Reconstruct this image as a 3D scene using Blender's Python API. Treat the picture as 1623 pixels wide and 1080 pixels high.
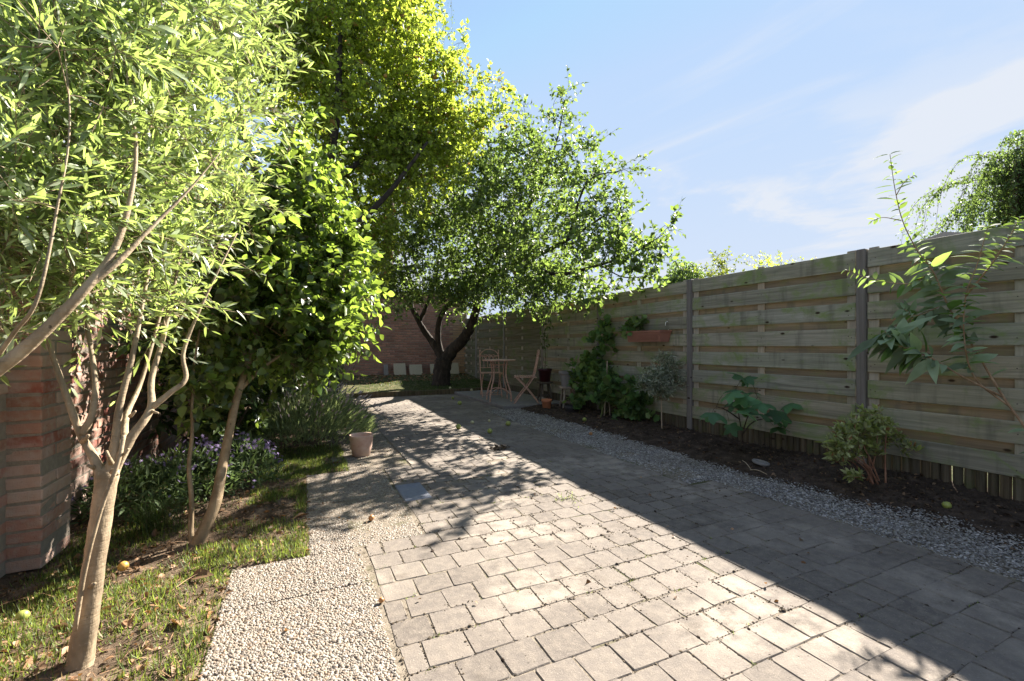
import bpy, math, random
import numpy as np
from mathutils import Vector, Matrix

for o in list(bpy.data.objects):
    bpy.data.objects.remove(o)
SC = bpy.context.scene
COL = SC.collection
rng = np.random.default_rng(7)
random.seed(7)
R_ = math.radians

# ------------------------------------------------------------------ camera
CAM_H = 1.10
YAW = R_(25.3)
cd = bpy.data.cameras.new('camera')
cam = bpy.data.objects.new('camera', cd)
COL.objects.link(cam)
cam.location = (0, 0, CAM_H)
cam.rotation_euler = (R_(90), 0, -YAW)
cd.sensor_width = 36.0
cd.lens = 700.0 / 1623.0 * 36.0
cd.shift_y = 10.0 / 1623.0
cd.clip_start = 0.05
cd.clip_end = 900
SC.camera = cam

# ------------------------------------------------------------------ light
SUN_AZ = R_(27.0)      # measured from +X (across the garden) towards +Y (along the fence)
SUN_EL = R_(34.5)
SUN_DIR = Vector((math.cos(SUN_AZ) * math.cos(SUN_EL), math.sin(SUN_AZ) * math.cos(SUN_EL), math.sin(SUN_EL)))
sd = bpy.data.lights.new('sun', 'SUN')
sd.energy = 4.1
sd.angle = R_(0.53)
sd.color = (1.0, 0.915, 0.82)
sun = bpy.data.objects.new('sun', sd)
COL.objects.link(sun)
sun.rotation_euler = (-SUN_DIR).to_track_quat('-Z', 'Y').to_euler()

world = bpy.data.worlds.new('World')
SC.world = world
world.use_nodes = True
wt = world.node_tree
wt.nodes.clear()
w_out = wt.nodes.new('ShaderNodeOutputWorld')
w_bg = wt.nodes.new('ShaderNodeBackground')
w_bg.inputs['Strength'].default_value = 0.05
w_sky = wt.nodes.new('ShaderNodeTexSky')
w_sky.sky_type = 'NISHITA'
w_sky.sun_disc = False
w_sky.sun_elevation = SUN_EL
w_sky.sun_rotation = math.pi / 2 - SUN_AZ
w_sky.air_density = 0.85
w_sky.dust_density = 0.0
w_sky.ozone_density = 3.0
# thin cirrus veil and a few low cumulus puffs, by view direction
w_tc = wt.nodes.new('ShaderNodeTexCoord')
w_sep = wt.nodes.new('ShaderNodeSeparateXYZ')
wt.links.new(w_tc.outputs['Generated'], w_sep.inputs[0])
def wmath(op, a, b=None, clamp=False):
    n = wt.nodes.new('ShaderNodeMath'); n.operation = op; n.use_clamp = clamp
    for i, v in enumerate((a, b)):
        if v is None: continue
        if isinstance(v, (int, float)): n.inputs[i].default_value = v
        else: wt.links.new(v, n.inputs[i])
    return n.outputs[0]
zc = wmath('MAXIMUM', w_sep.outputs['Z'], 0.0)
den = wmath('ADD', zc, 0.12)
cx_ = wmath('DIVIDE', w_sep.outputs['X'], den)
cy_ = wmath('DIVIDE', w_sep.outputs['Y'], den)
w_comb = wt.nodes.new('ShaderNodeCombineXYZ')
wt.links.new(cx_, w_comb.inputs[0]); wt.links.new(cy_, w_comb.inputs[1])
def wnoise(scale, rot, stretch, detail, rough, lo, hi, dist=0.0, off=(0, 0, 0)):
    mp = wt.nodes.new('ShaderNodeMapping')
    mp.inputs['Rotation'].default_value = (0, 0, rot)
    mp.inputs['Scale'].default_value = stretch
    mp.inputs['Location'].default_value = off
    wt.links.new(w_comb.outputs[0], mp.inputs[0])
    nz = wt.nodes.new('ShaderNodeTexNoise')
    nz.inputs['Scale'].default_value = scale
    nz.inputs['Detail'].default_value = detail
    nz.inputs['Roughness'].default_value = rough
    nz.inputs['Distortion'].default_value = dist
    wt.links.new(mp.outputs[0], nz.inputs['Vector'])
    mr = wt.nodes.new('ShaderNodeMapRange'); mr.interpolation_type = 'SMOOTHSTEP'
    mr.inputs['From Min'].default_value = lo; mr.inputs['From Max'].default_value = hi
    wt.links.new(nz.outputs[0], mr.inputs['Value'])
    return mr.outputs[0]
veil = wnoise(0.75, R_(25), (1.0, 0.42, 1), 7, 0.56, 0.45, 0.62, 1.2)
puff = wnoise(1.25, R_(-10), (1.0, 0.75, 1), 8, 0.58, 0.52, 0.64, 0.3, (3.1, 1.7, 0))
lowm = wt.nodes.new('ShaderNodeMapRange'); lowm.interpolation_type = 'SMOOTHSTEP'
lowm.inputs['From Min'].default_value = 0.60; lowm.inputs['From Max'].default_value = 0.02
wt.links.new(w_sep.outputs['Z'], lowm.inputs['Value'])
veil_low = wmath('MULTIPLY', veil, wmath('ADD', wmath('MULTIPLY', lowm.outputs[0], 0.1), 0.78))
haze_low = wmath('MULTIPLY', lowm.outputs[0], 0.45)
puff_f = wmath('MULTIPLY', puff, wmath('MULTIPLY', lowm.outputs[0], 0.9))
cl = wmath('MINIMUM', wmath('ADD', wmath('ADD', wmath('ADD', veil_low, 0.20), haze_low), puff_f), 0.92)
w_mix = wt.nodes.new('ShaderNodeMixRGB')
wt.links.new(cl, w_mix.inputs['Fac'])
w_min = wt.nodes.new('ShaderNodeMixRGB'); w_min.blend_type = 'DARKEN'; w_min.inputs['Fac'].default_value = 1.0
wt.links.new(w_sky.outputs[0], w_min.inputs['Color1']); w_min.inputs['Color2'].default_value = (1.42, 2.1, 3.15, 1)   # thin even brightness of a hazy bright sky
wt.links.new(w_min.outputs[0], w_mix.inputs['Color1'])
w_mix.inputs['Color2'].default_value = (2.55, 2.68, 2.92, 1)
wt.links.new(w_mix.outputs[0], w_bg.inputs['Color'])
wt.links.new(w_bg.outputs[0], w_out.inputs['Surface'])

SC.view_settings.view_transform = 'Standard'
SC.view_settings.look = 'None'
SC.view_settings.exposure = 2.68
SC.view_settings.gamma = 1.0
SC.view_settings.use_curve_mapping = False
SC.render.engine = 'CYCLES'
SC.cycles.max_bounces = 12
SC.cycles.diffuse_bounces = 8
SC.cycles.transmission_bounces = 8
SC.cycles.transparent_max_bounces = 8
SC.cycles.glossy_bounces = 2
SC.cycles.sample_clamp_indirect = 12
SC.cycles.use_denoising = True

# ------------------------------------------------------------------ helpers
FWD = np.array([math.sin(YAW), math.cos(YAW), 0.0])
RGT = np.array([math.cos(YAW), -math.sin(YAW), 0.0])
CAMP = np.array([0, 0, CAM_H])

def at(px, py, d):
    """world point seen in that direction of the survey photo at depth d (metres)"""
    p = FWD * d + RGT * ((px - 811.0) / 700.0 * d)
    return np.array([p[0], p[1], CAM_H + (550.0 - py) / 700.0 * d])

def onx(px, py, X):
    """world point on the vertical plane x = X"""
    k = FWD + RGT * ((px - 811.0) / 700.0)
    return at(px, py, X / k[0])

def gnd(px, py, z=0.0):
    return at(px, py, (CAM_H - z) * 700.0 / (py - 550.0))

def tag(o, label=None, cat=None, group=None, kind=None):
    if label: o['label'] = label
    if cat: o['category'] = cat
    if group: o['group'] = group
    if kind: o['kind'] = kind
    return o

def empty(name, loc, label, cat, group=None, rz=0.0):
    o = bpy.data.objects.new(name, None)
    COL.objects.link(o)
    o.location = Vector(loc)
    o.rotation_euler = (0, 0, rz)
    o.empty_display_size = 0.1
    return tag(o, label, cat, group)

def link(name, me, mat=None, parent=None, kind=None):
    o = bpy.data.objects.new(name, me)
    COL.objects.link(o)
    if mat is not None and len(me.materials) == 0:
        me.materials.append(mat)
    if parent is not None:
        o.parent = parent
    if kind: o['kind'] = kind
    return o

def np_mesh(name, V, loops, sizes, smooth=False):
    me = bpy.data.meshes.new(name)
    V = np.asarray(V, dtype=np.float32)
    loops = np.asarray(loops, dtype=np.int32)
    sizes = np.asarray(sizes, dtype=np.int32)
    me.vertices.add(len(V)); me.vertices.foreach_set('co', V.ravel())
    me.loops.add(len(loops)); me.loops.foreach_set('vertex_index', loops)
    me.polygons.add(len(sizes))
    st = np.zeros(len(sizes), dtype=np.int32); st[1:] = np.cumsum(sizes)[:-1]
    me.polygons.foreach_set('loop_start', st)
    me.polygons.foreach_set('use_smooth', np.full(len(sizes), smooth, dtype=bool))
    me.update(calc_edges=True)
    return me

class Geo:
    def __init__(self): self.V = []; self.L = []; self.S = []; self.n = 0
    def add(self, V, F):
        V = np.asarray(V, float)
        self.V.append(V)
        for f in F:
            self.L.extend([i + self.n for i in f]); self.S.append(len(f))
        self.n += len(V)
        return self
    def add_np(self, V, loops, sizes):
        self.V.append(V); self.L.extend((np.asarray(loops) + self.n).tolist()); self.S.extend(np.asarray(sizes).tolist()); self.n += len(V)
    def tube(self, pts, rad, n=6, jit=0.0, cap=True):
        V, F = tube(pts, rad, n, jit, cap)
        return self.add(V, F)
    def box(self, c, s, rz=0.0, ch=0.0):
        V, F = cbox(s[0], s[1], s[2], ch)
        V = np.asarray(V)
        if rz:
            c_, s_ = math.cos(rz), math.sin(rz)
            V = V @ np.array([[c_, s_, 0], [-s_, c_, 0], [0, 0, 1]])
        return self.add(V + np.asarray(c), F)
    def mesh(self, name, smooth=False, mat=None):
        me = np_mesh(name, np.concatenate(self.V) if self.V else np.zeros((0, 3)), self.L, self.S, smooth)
        if mat is not None: me.materials.append(mat)
        return me
    def build(self, name, mat, parent=None, smooth=False, kind=None):
        off = parent_loc(parent)
        if off is not None: self.V = [v - off for v in self.V]
        return link(name, self.mesh(name, smooth), mat, parent, kind)

def parent_loc(p):
    """children of unrotated things are built in world space: give the shift"""
    if p is None: return None
    if abs(p.rotation_euler.z) > 1e-6: return None
    l = np.array(p.location)
    q = p.parent
    while q is not None:
        l = l + np.array(q.location); q = q.parent
    return l if np.abs(l).max() > 0 else None

def tube(pts, rad, n=6, jit=0.0, cap=True):
    pts = np.asarray(pts, float); k = len(pts)
    rad = np.broadcast_to(np.asarray(rad, float), (k,))
    t = np.gradient(pts, axis=0)
    t /= np.linalg.norm(t, axis=1, keepdims=True) + 1e-12
    u = np.cross(t[0], [0, 0, 1.0])
    if np.linalg.norm(u) < 1e-3: u = np.cross(t[0], [1.0, 0, 0])
    u /= np.linalg.norm(u)
    V = np.zeros((k, n, 3)); a = np.arange(n) * 2 * math.pi / n
    for i in range(k):
        u = u - t[i] * np.dot(u, t[i]); u /= np.linalg.norm(u) + 1e-12
        w = np.cross(t[i], u)
        rr = rad[i] * (1 + (rng.random(n) - .5) * 2 * jit if jit else 1.0)
        V[i] = pts[i] + (np.cos(a) * rr)[:, None] * u + (np.sin(a) * rr)[:, None] * w
    F = []
    for i in range(k - 1):
        for j in range(n):
            j2 = (j + 1) % n
            F.append((i * n + j, i * n + j2, (i + 1) * n + j2, (i + 1) * n + j))
    if cap:
        F.append(tuple(range(n))[::-1]); F.append(tuple((k - 1) * n + j for j in range(n)))
    return V.reshape(-1, 3), F

def smooth_line(pts, m=6):
    """Catmull-Rom through the points"""
    P = np.asarray(pts, float)
    if len(P) < 3:
        return np.linspace(P[0], P[-1], m + 1)
    P = np.vstack([2 * P[0] - P[1], P, 2 * P[-1] - P[-2]])
    out = []
    for i in range(1, len(P) - 2):
        for s in np.arange(m) / m:
            p0, p1, p2, p3 = P[i - 1:i + 3]
            out.append(.5 * ((2 * p1) + (-p0 + p2) * s + (2 * p0 - 5 * p1 + 4 * p2 - p3) * s * s + (-p0 + 3 * p1 - 3 * p2 + p3) * s ** 3))
    out.append(P[-2])
    return np.array(out)

def cbox(sx, sy, sz, ch=0.0, jit=0.0):
    """box centred on the origin, edges chamfered (44 triangles)"""
    hx, hy, hz = sx / 2, sy / 2, sz / 2
    if ch <= 0:
        V = [(x, y, z) for x in (-hx, hx) for y in (-hy, hy) for z in (-hz, hz)]
        return V, [(0, 1, 3, 2), (4, 6, 7, 5), (0, 4, 5, 1), (2, 3, 7, 6), (0, 2, 6, 4), (1, 5, 7, 3)]
    V = []; idx = {}
    for a in (-1, 1):
        for b in (-1, 1):
            for c in (-1, 1):
                for ax in range(3):
                    h = [hx - ch, hy - ch, hz - ch]; h[ax] += ch
                    idx[(a, b, c, ax)] = len(V)
                    j = (rng.random(3) - .5) * 2 * jit
                    V.append((a * h[0] + j[0], b * h[1] + j[1], c * h[2] + j[2]))
    F = []
    s = (-1, 1)
    for a in s:
        q = [idx[(a, b, c, 0)] for b, c in ((-1, -1), (1, -1), (1, 1), (-1, 1))]; F.append(tuple(q if a > 0 else q[::-1]))
        q = [idx[(b, a, c, 1)] for b, c in ((-1, -1), (-1, 1), (1, 1), (1, -1))]; F.append(tuple(q if a > 0 else q[::-1]))
        q = [idx[(b, c, a, 2)] for b, c in ((-1, -1), (1, -1), (1, 1), (-1, 1))]; F.append(tuple(q if a > 0 else q[::-1]))
    for a in s:
        for b in s:
            f = (idx[(a, b, -1, 0)], idx[(a, b, 1, 0)], idx[(a, b, 1, 1)], idx[(a, b, -1, 1)]); F.append(f if a * b < 0 else f[::-1])
            f = (idx[(a, -1, b, 0)], idx[(a, 1, b, 0)], idx[(a, 1, b, 2)], idx[(a, -1, b, 2)]); F.append(f if a * b > 0 else f[::-1])
            f = (idx[(-1, a, b, 1)], idx[(1, a, b, 1)], idx[(1, a, b, 2)], idx[(-1, a, b, 2)]); F.append(f if a * b < 0 else f[::-1])
            for c in s:
                f = (idx[(a, b, c, 0)], idx[(a, b, c, 1)], idx[(a, b, c, 2)]); F.append(f if a * b * c > 0 else f[::-1])
    return V, F

def lathe(prof, n=24):
    prof = np.asarray(prof, float); k = len(prof); a = np.arange(n) * 2 * math.pi / n
    V = np.zeros((k, n, 3))
    V[:, :, 0] = prof[:, 0:1] * np.cos(a); V[:, :, 1] = prof[:, 0:1] * np.sin(a); V[:, :, 2] = prof[:, 1:2]
    F = [(i * n + j, i * n + (j + 1) % n, (i + 1) * n + (j + 1) % n, (i + 1) * n + j) for i in range(k - 1) for j in range(n)]
    F.append(tuple(range(n))[::-1]); F.append(tuple((k - 1) * n + j for j in range(n)))
    return V.reshape(-1, 3), F

def unit(v):
    v = np.asarray(v, float)
    return v / (np.linalg.norm(v, axis=-1, keepdims=True) + 1e-12)

def inst(name, tv, tf, P, L, N, S, smooth=False):
    """many copies of one small template as one mesh: x along L, z along N, scaled by S (n,3)"""
    tv = np.asarray(tv, float); n = len(P); k = len(tv)
    S = np.asarray(S, float)
    if S.ndim == 1: S = np.repeat(S[:, None], 3, 1)
    L = unit(L); N = N - L * np.sum(N * L, 1, keepdims=True); N = unit(N); B = np.cross(N, L)
    V = (P[:, None, :] + (tv[None, :, 0:1] * S[:, None, 0:1]) * L[:, None, :]
         + (tv[None, :, 1:2] * S[:, None, 1:2]) * B[:, None, :] + (tv[None, :, 2:3] * S[:, None, 2:3]) * N[:, None, :])
    fl = np.array([i for f in tf for i in f]); fs = np.array([len(f) for f in tf])
    loops = (fl[None, :] + (np.arange(n) * k)[:, None]).ravel()
    return np_mesh(name, V.reshape(-1, 3), loops, np.tile(fs, n), smooth)

def rdir(n, g=rng):
    return unit(g.normal(size=(n, 3)))

# leaf templates: x along the leaf (0..1), y across, z up
def leaf_fine(w, fold=.25, droop=.12, peak=.45):
    rows = [(.0, .02), (.22, .72), (peak, 1.0), (.74, .66), (1.0, .0)]
    V = []; 
    for t, k in rows:
        z = -droop * t * t
        if t in (0.0, 1.0): V.append((t, 0, z))
        else: V += [(t, -w * k / 2, z + fold * w * k / 2), (t, 0, z), (t, w * k / 2, z + fold * w * k / 2)]
    F = [(0, 2, 1), (0, 3, 2), (1, 2, 5, 4), (2, 3, 6, 5), (4, 5, 8, 7), (5, 6, 9, 8), (7, 8, 10), (8, 9, 10)]
    return V, F
def leaf_lance(w, fold=.3, droop=.1):
    return [(0, 0, 0), (.3, -w * .46, fold * w * .46 - droop * .09), (.3, w * .46, fold * w * .46 - droop * .09), (.68, -w * .42, fold * w * .42 - droop * .46), (.68, w * .42, fold * w * .42 - droop * .46), (1, 0, -droop)], [(0, 2, 1), (1, 2, 4, 3), (3, 4, 5)]
def leaf_mid(w, fold=.3, droop=.1):
    return [(0, 0, 0), (.42, -w / 2, fold * w / 2), (.45, 0, -droop * .2), (.42, w / 2, fold * w / 2), (1, 0, -droop)], [(0, 2, 1), (0, 3, 2), (1, 2, 4), (2, 3, 4)]
def leaf_lobed(depth=.35, lobes=5, n=24, droop=.25):
    V = [(0.42, 0, 0.02)]; F = []
    for i in range(n):
        a = math.pi + (i + .5) * 2 * math.pi / n
        r = .5 * (1 - depth * (.5 - .5 * math.cos(lobes * (a))) ) * (1 if i % 2 else .92)
        x = .42 + math.cos(a) * r * 1.1; y = math.sin(a) * r * 1.12
        V.append((x, y, -droop * ((x - .42) ** 2 + y * y)))
    for i in range(n): F.append((0, 1 + i, 1 + (i + 1) % n))
    return V, F

# ------------------------------------------------------------------ materials
class M:
    def __init__(self, name, rough=.7, spec=.3):
        self.m = bpy.data.materials.new(name); self.m.use_nodes = True
        self.t = self.m.node_tree; self.b = self.t.nodes['Principled BSDF']; self.o = self.t.nodes['Material Output']
        self.b.inputs['Roughness'].default_value = rough
        self.b.inputs['Specular IOR Level'].default_value = spec
        self._tc = None; self._oi = None; self._geo = None
    def node(self, ty, **kw):
        n = self.t.nodes.new(ty)
        for k, v in kw.items(): setattr(n, k, v)
        return n
    def ln(self, a, b): self.t.links.new(a, b)
    def setv(self, sock, v):
        if isinstance(v, (int, float)): sock.default_value = v
        elif isinstance(v, tuple): sock.default_value = (*v, 1) if len(v) == 3 and sock.type == 'RGBA' else v
        else: self.ln(v, sock)
    def tc(self, which='Object'):
        if self._tc is None: self._tc = self.node('ShaderNodeTexCoord')
        return self._tc.outputs[which]
    def pos(self):
        if self._geo is None: self._geo = self.node('ShaderNodeNewGeometry')
        return self._geo.outputs['Position']
    def island(self):
        self.pos(); return self._geo.outputs['Random Per Island']
    def orand(self):
        if self._oi is None: self._oi = self.node('ShaderNodeObjectInfo')
        return self._oi.outputs['Random']
    def leafrand(self):
        return self.math('FRACT', self.math('ADD', self.island(), self.orand()))
    def math(self, op, a, b=None, clamp=False):
        n = self.node('ShaderNodeMath', operation=op, use_clamp=clamp)
        self.setv(n.inputs[0], a)
        if b is not None: self.setv(n.inputs[1], b)
        return n.outputs[0]
    def mapping(self, vec, scale=(1, 1, 1), loc=None):
        n = self.node('ShaderNodeMapping'); self.ln(vec, n.inputs[0]); n.inputs['Scale'].default_value = scale
        if loc is not None: self.ln(loc, n.inputs['Location'])
        return n.outputs[0]
    def noise(self, vec, scale, detail=4, rough=.55, dist=0.0):
        n = self.node('ShaderNodeTexNoise'); self.ln(vec, n.inputs['Vector'])
        n.inputs['Scale'].default_value = scale; n.inputs['Detail'].default_value = detail
        n.inputs['Roughness'].default_value = rough; n.inputs['Distortion'].default_value = dist
        return n.outputs[0]
    def voro(self, vec, scale, feature='F1', out='Distance'):
        n = self.node('ShaderNodeTexVoronoi', feature=feature); self.ln(vec, n.inputs['Vector']); n.inputs['Scale'].default_value = scale
        return n.outputs[out]
    def ramp(self, fac, stops, interp='LINEAR'):
        n = self.node('ShaderNodeValToRGB'); self.ln(fac, n.inputs[0]); cr = n.color_ramp; cr.interpolation = interp
        while len(cr.elements) < len(stops): cr.elements.new(.5)
        for e, (p, c) in zip(cr.elements, stops):
            e.position = p; e.color = (*c, 1) if isinstance(c, tuple) else (c, c, c, 1)
        return n.outputs[0]
    def rng(self, v, a, b, c=0.0, d=1.0):
        n = self.node('ShaderNodeMapRange', interpolation_type='SMOOTHSTEP'); self.ln(v, n.inputs['Value'])
        for k, x in zip(('From Min', 'From Max', 'To Min', 'To Max'), (a, b, c, d)): n.inputs[k].default_value = x
        return n.outputs[0]
    def mix(self, f, a, b, blend='MIX'):
        n = self.node('ShaderNodeMixRGB', blend_type=blend)
        self.setv(n.inputs['Fac'], f); self.setv(n.inputs['Color1'], a); self.setv(n.inputs['Color2'], b)
        return n.outputs[0]
    def color(self, c): self.setv(self.b.inputs['Base Color'], c); return self
    def bump(self, h, strength=.4, dist=.01):
        n = self.node('ShaderNodeBump'); n.inputs['Strength'].default_value = strength; n.inputs['Distance'].default_value = dist
        self.ln(h, n.inputs['Height']); self.ln(n.outputs[0], self.b.inputs['Normal']); return self

def leaf_mat(name, top, under, trans, tf=.45, rough=.42, spec=.35, var=.35, dry=None):
    m = M(name, rough, spec)
    r = m.leafrand()
    k = m.rng(r, 0, 1, 1 - var, 1 + var)
    geo = m._geo
    base = m.mix(geo.outputs['Backfacing'], top, under)
    vein = m.noise(m.pos(), 9.0, 2)
    kk = m.math('MULTIPLY', k, m.rng(vein, .3, .7, .8, 1.2))
    sc = m.node('ShaderNodeVectorMath', operation='SCALE'); m.ln(base, sc.inputs[0]); m.ln(kk, sc.inputs['Scale'])
    c = sc.outputs[0]
    tr = m.node('ShaderNodeBsdfTranslucent')
    sc2 = m.node('ShaderNodeVectorMath', operation='SCALE'); sc2.inputs[0].default_value = trans; m.ln(k, sc2.inputs['Scale'])
    tcol = sc2.outputs[0]
    if dry:
        fd = m.rng(r, .955, .96)
        c = m.mix(fd, c, dry); tcol = m.mix(fd, tcol, dry)
    m.color(c); m.ln(tcol, tr.inputs['Color'])
    ms = m.node('ShaderNodeMixShader'); ms.inputs[0].default_value = tf
    m.ln(m.b.outputs[0], ms.inputs[1]); m.ln(tr.outputs[0], ms.inputs[2]); m.ln(ms.outputs[0], m.o.inputs['Surface'])
    return m.m

def bark_mat(name, c1, c2, c3, sc=14, rough=.85, bump=.5, spots=0):
    m = M(name, rough, .15)
    v = m.mapping(m.pos(), (1, 1, .35))
    n1 = m.noise(v, sc, 6, .6, .4); n2 = m.noise(m.pos(), 3.0, 3)
    c = m.ramp(n1, [(.3, c1), (.55, c2), (.75, c3)])
    c = m.mix(m.rng(n2, .5, .7, 0, .5), c, c1)
    h = m.noise(v, sc * 2.2, 5, .6)
    if spots:
        vs = m.mapping(m.pos(), (1, 1, .7))
        sp = m.rng(m.voro(vs, 34), .16, .09)
        gate = m.rng(m.noise(m.pos(), 17, 2), .52, .60)
        c = m.mix(m.math('MULTIPLY', m.math('MULTIPLY', sp, gate), .85), c, (.05, .036, .024))
        rg = m.noise(m.mapping(m.pos(), (1, 1, 7)), 12, 4, .6)
        c = m.mix(m.rng(rg, .55, .72, 0, .35), c, (.15, .105, .06))
        c = m.mix(m.rng(m.noise(m.pos(), 55, 4, .7), .58, .7, 0, .45), c, (.40, .34, .25))
        h = m.math('ADD', h, m.math('MULTIPLY', rg, .7))
    m.color(c).bump(h, bump, .008)
    return m.m

MAT = {}
# pavers -----------------------------------------------------------
m = M('concrete paver', .9, .2)
r = m.orand(); r2 = m.leafrand()
p = m.pos()
fine = m.noise(p, 150, 4, .75); mid = m.noise(p, 24, 5, .6); big = m.noise(p, 1.3, 4, .55)
base = m.ramp(r2, [(0, (.104, .090, .077)), (.5, (.130, .113, .097)), (1, (.158, .138, .117))])
base = m.mix(m.rng(mid, .35, .7, 0, .5), base, (.21, .18, .145))
base = m.mix(m.math('MULTIPLY', m.rng(big, .47, .62, 0, .85), m.rng(m.noise(p, 7.5, 6, .65), .36, .62)), base, (.28, .245, .20))
base = m.mix(m.rng(m.noise(p, 2.6, 5, .6), .56, .72, 0, .65), base, (.07, .057, .045))
base = m.mix(m.rng(fine, .56, .72, 0, .55), base, (.36, .32, .26))
base = m.mix(m.rng(fine, .44, .30, 0, .6), base, (.10, .088, .075))
spot = m.voro(p, 46, 'F1')
base = m.mix(m.math('MULTIPLY', m.rng(spot, .22, .08), m.rng(m.noise(p, 9, 3), .56, .66)), base, (.06, .05, .04))
m.color(base).bump(m.math('ADD', fine, m.math('MULTIPLY', mid, 1.4)), .55, .004)
MAT['paver'] = m.m
m = M('blue grey slab', .85, .2); p = m.pos()
m.color(m.mix(m.noise(p, 30, 5), (.13, .14, .165), (.22, .235, .27))).bump(m.noise(p, 200, 3), .3, .003); MAT['blue_slab'] = m.m
m = M('joint sand', .95, .1); p = m.pos()
c = m.ramp(m.noise(p, 35, 6, .65), [(.32, (.05, .04, .03)), (.42, (.13, .11, .083)), (.62, (.21, .18, .14))])
c = m.mix(m.rng(m.noise(p, 4, 4), .52, .68, 0, .8), c, (.055, .062, .02))
m.color(c).bump(m.noise(p, 180, 3), .6, .006); MAT['joint'] = m.m
m = M('aggregate mortar', .95, .1); p = m.pos()
m.color(m.ramp(m.noise(p, 60, 5), [(.3, (.10, .085, .065)), (.7, (.27, .235, .18))])).bump(m.noise(p, 160, 3), .6, .005); MAT['mortar_gravel'] = m.m
def pebble_mat(name, stops):
    m = M(name, .6, .35); p = m.pos()
    c = m.ramp(m.island(), stops, 'LINEAR')
    c = m.mix(m.rng(m.noise(p, 300, 3), .4, .7, 0, .25), c, (.12, .09, .06))
    c = m.mix(m.rng(m.noise(p, 1.7, 4), .5, .7, 0, .45), c, (.17, .15, .12))
    m.color(c); return m.m
MAT['pebble'] = pebble_mat('washed pebbles', [(0, (.26, .23, .185)), (.25, (.17, .137, .10)), (.45, (.32, .29, .245)), (.62, (.13, .092, .06)), (.76, (.23, .205, .17)), (.9, (.07, .062, .054)), (1, (.20, .135, .08))])
MAT['chips'] = pebble_mat('grey shell chips', [(0, (.26, .25, .235)), (.2, (.12, .115, .11)), (.4, (.48, .465, .44)), (.5, (.07, .064, .058)), (.72, (.19, .18, .165)), (.88, (.38, .365, .335)), (1, (.11, .095, .08))])
# soil -------------------------------------------------------------
def soil_mat(name, a, b, c):
    m = M(name, .97, .05); p = m.pos()
    n1 = m.noise(p, 9, 7, .65); n2 = m.noise(p, 70, 5, .7)
    col = m.ramp(n1, [(.3, a), (.52, b), (.72, c)])
    col = m.mix(m.rng(n2, .55, .75, 0, .6), col, c)
    m.color(col).bump(m.math('ADD', n2, n1), .9, .02); return m.m
MAT['soil'] = soil_mat('dark soil', (.032, .025, .02), (.066, .05, .039), (.125, .095, .072))
MAT['grit'] = soil_mat('joint grit', (.07, .056, .04), (.14, .115, .085), (.24, .205, .16))
MAT['lawn_soil'] = soil_mat('dry lawn soil', (.06, .045, .03), (.13, .095, .065), (.26, .20, .14))
MAT['ground'] = soil_mat('rough ground', (.04, .05, .02), (.06, .07, .03), (.1, .09, .05))
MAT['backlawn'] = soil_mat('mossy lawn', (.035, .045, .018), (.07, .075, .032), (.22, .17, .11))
# wood ------------------------------------------------------------
def wood_mat(name, a, b, c, green, gf=.6, sc=1.0, axis=1, rough=.85):
    m = M(name, rough, .15)
    r = m.orand()
    off = m.node('ShaderNodeCombineXYZ')
    for i, k in enumerate((37.0, 91.0, 53.0)): m.ln(m.math('MULTIPLY', r, k), off.inputs[i])
    s = [26.0 * sc, 26.0 * sc, 26.0 * sc]; s[axis] = 1.1 * sc
    v = m.mapping(m.tc('Object'), tuple(s), off.outputs[0])
    s2 = [1.0, 1.0, 1.0]
    vo = m.mapping(m.tc('Object'), (1, 1, 1), off.outputs[0])
    g = m.noise(v, 1.0, 6, .62, .9)
    col = m.ramp(g, [(.25, a), (.5, b), (.75, c)])
    tone = m.ramp(r, [(0, (.78, .74, .70)), (.35, (1, 1, 1)), (.7, (1.08, .98, .88)), (1, (.9, .95, .92))])
    col = m.mix(1.0, col, tone, 'MULTIPLY')
    n2 = m.noise(m.mapping(vo, (1, 1.0, 1.6)), 2.6, 7, .7, .6)
    col = m.mix(m.rng(n2, .47, .66, 0, gf), col, green)
    # vertical run-off stains and end-grain blotches
    st = m.noise(m.mapping(m.tc('Object'), (9, 9, 1.2), off.outputs[0]), 1.0, 4, .6)
    col = m.mix(m.rng(st, .50, .72, 0, .55), col, (.12, .115, .09))
    kn = m.voro(m.mapping(m.tc('Object'), (4.0, 4.0, 8.0), off.outputs[0]), 1.0)
    col = m.mix(m.rng(kn, .13, .05), col, (.04, .026, .017))
    m.color(col).bump(m.math('ADD', g, m.math('MULTIPLY', m.noise(v, 3.0, 3), .6)), .45, .006)
    return m.m
MAT['plank'] = wood_mat('weathered plank', (.145, .146, .115), (.28, .277, .225), (.40, .395, .335), (.19, .245, .095), .95)
MAT['plank_mossy_shade'] = wood_mat('mossy shaded plank', (.075, .072, .05), (.15, .145, .105), (.24, .23, .18), (.10, .135, .055), 1.0)  # moss green, with the shade of the tree canopy painted into the colour
MAT['rear_plank'] = wood_mat('rear plank', (.125, .105, .078), (.225, .185, .135), (.30, .255, .19), (.17, .185, .08), .6)
MAT['batten'] = wood_mat('batten wood', (.27, .24, .19), (.38, .34, .275), (.48, .43, .355), (.15, .16, .08), .3, 1, 2)
MAT['post'] = wood_mat('grey post', (.13, .124, .12), (.21, .20, .195), (.29, .277, .268), (.11, .115, .08), .15, 1, 2)
MAT['stake'] = wood_mat('edging stake', (.04, .033, .024), (.095, .08, .056), (.16, .135, .095), (.07, .085, .03), .6, 1, 2)
MAT['stool'] = wood_mat('old stool wood', (.17, .13, .105), (.32, .255, .21), (.44, .37, .31), (.2, .18, .15), .2, 2, 2)
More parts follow.
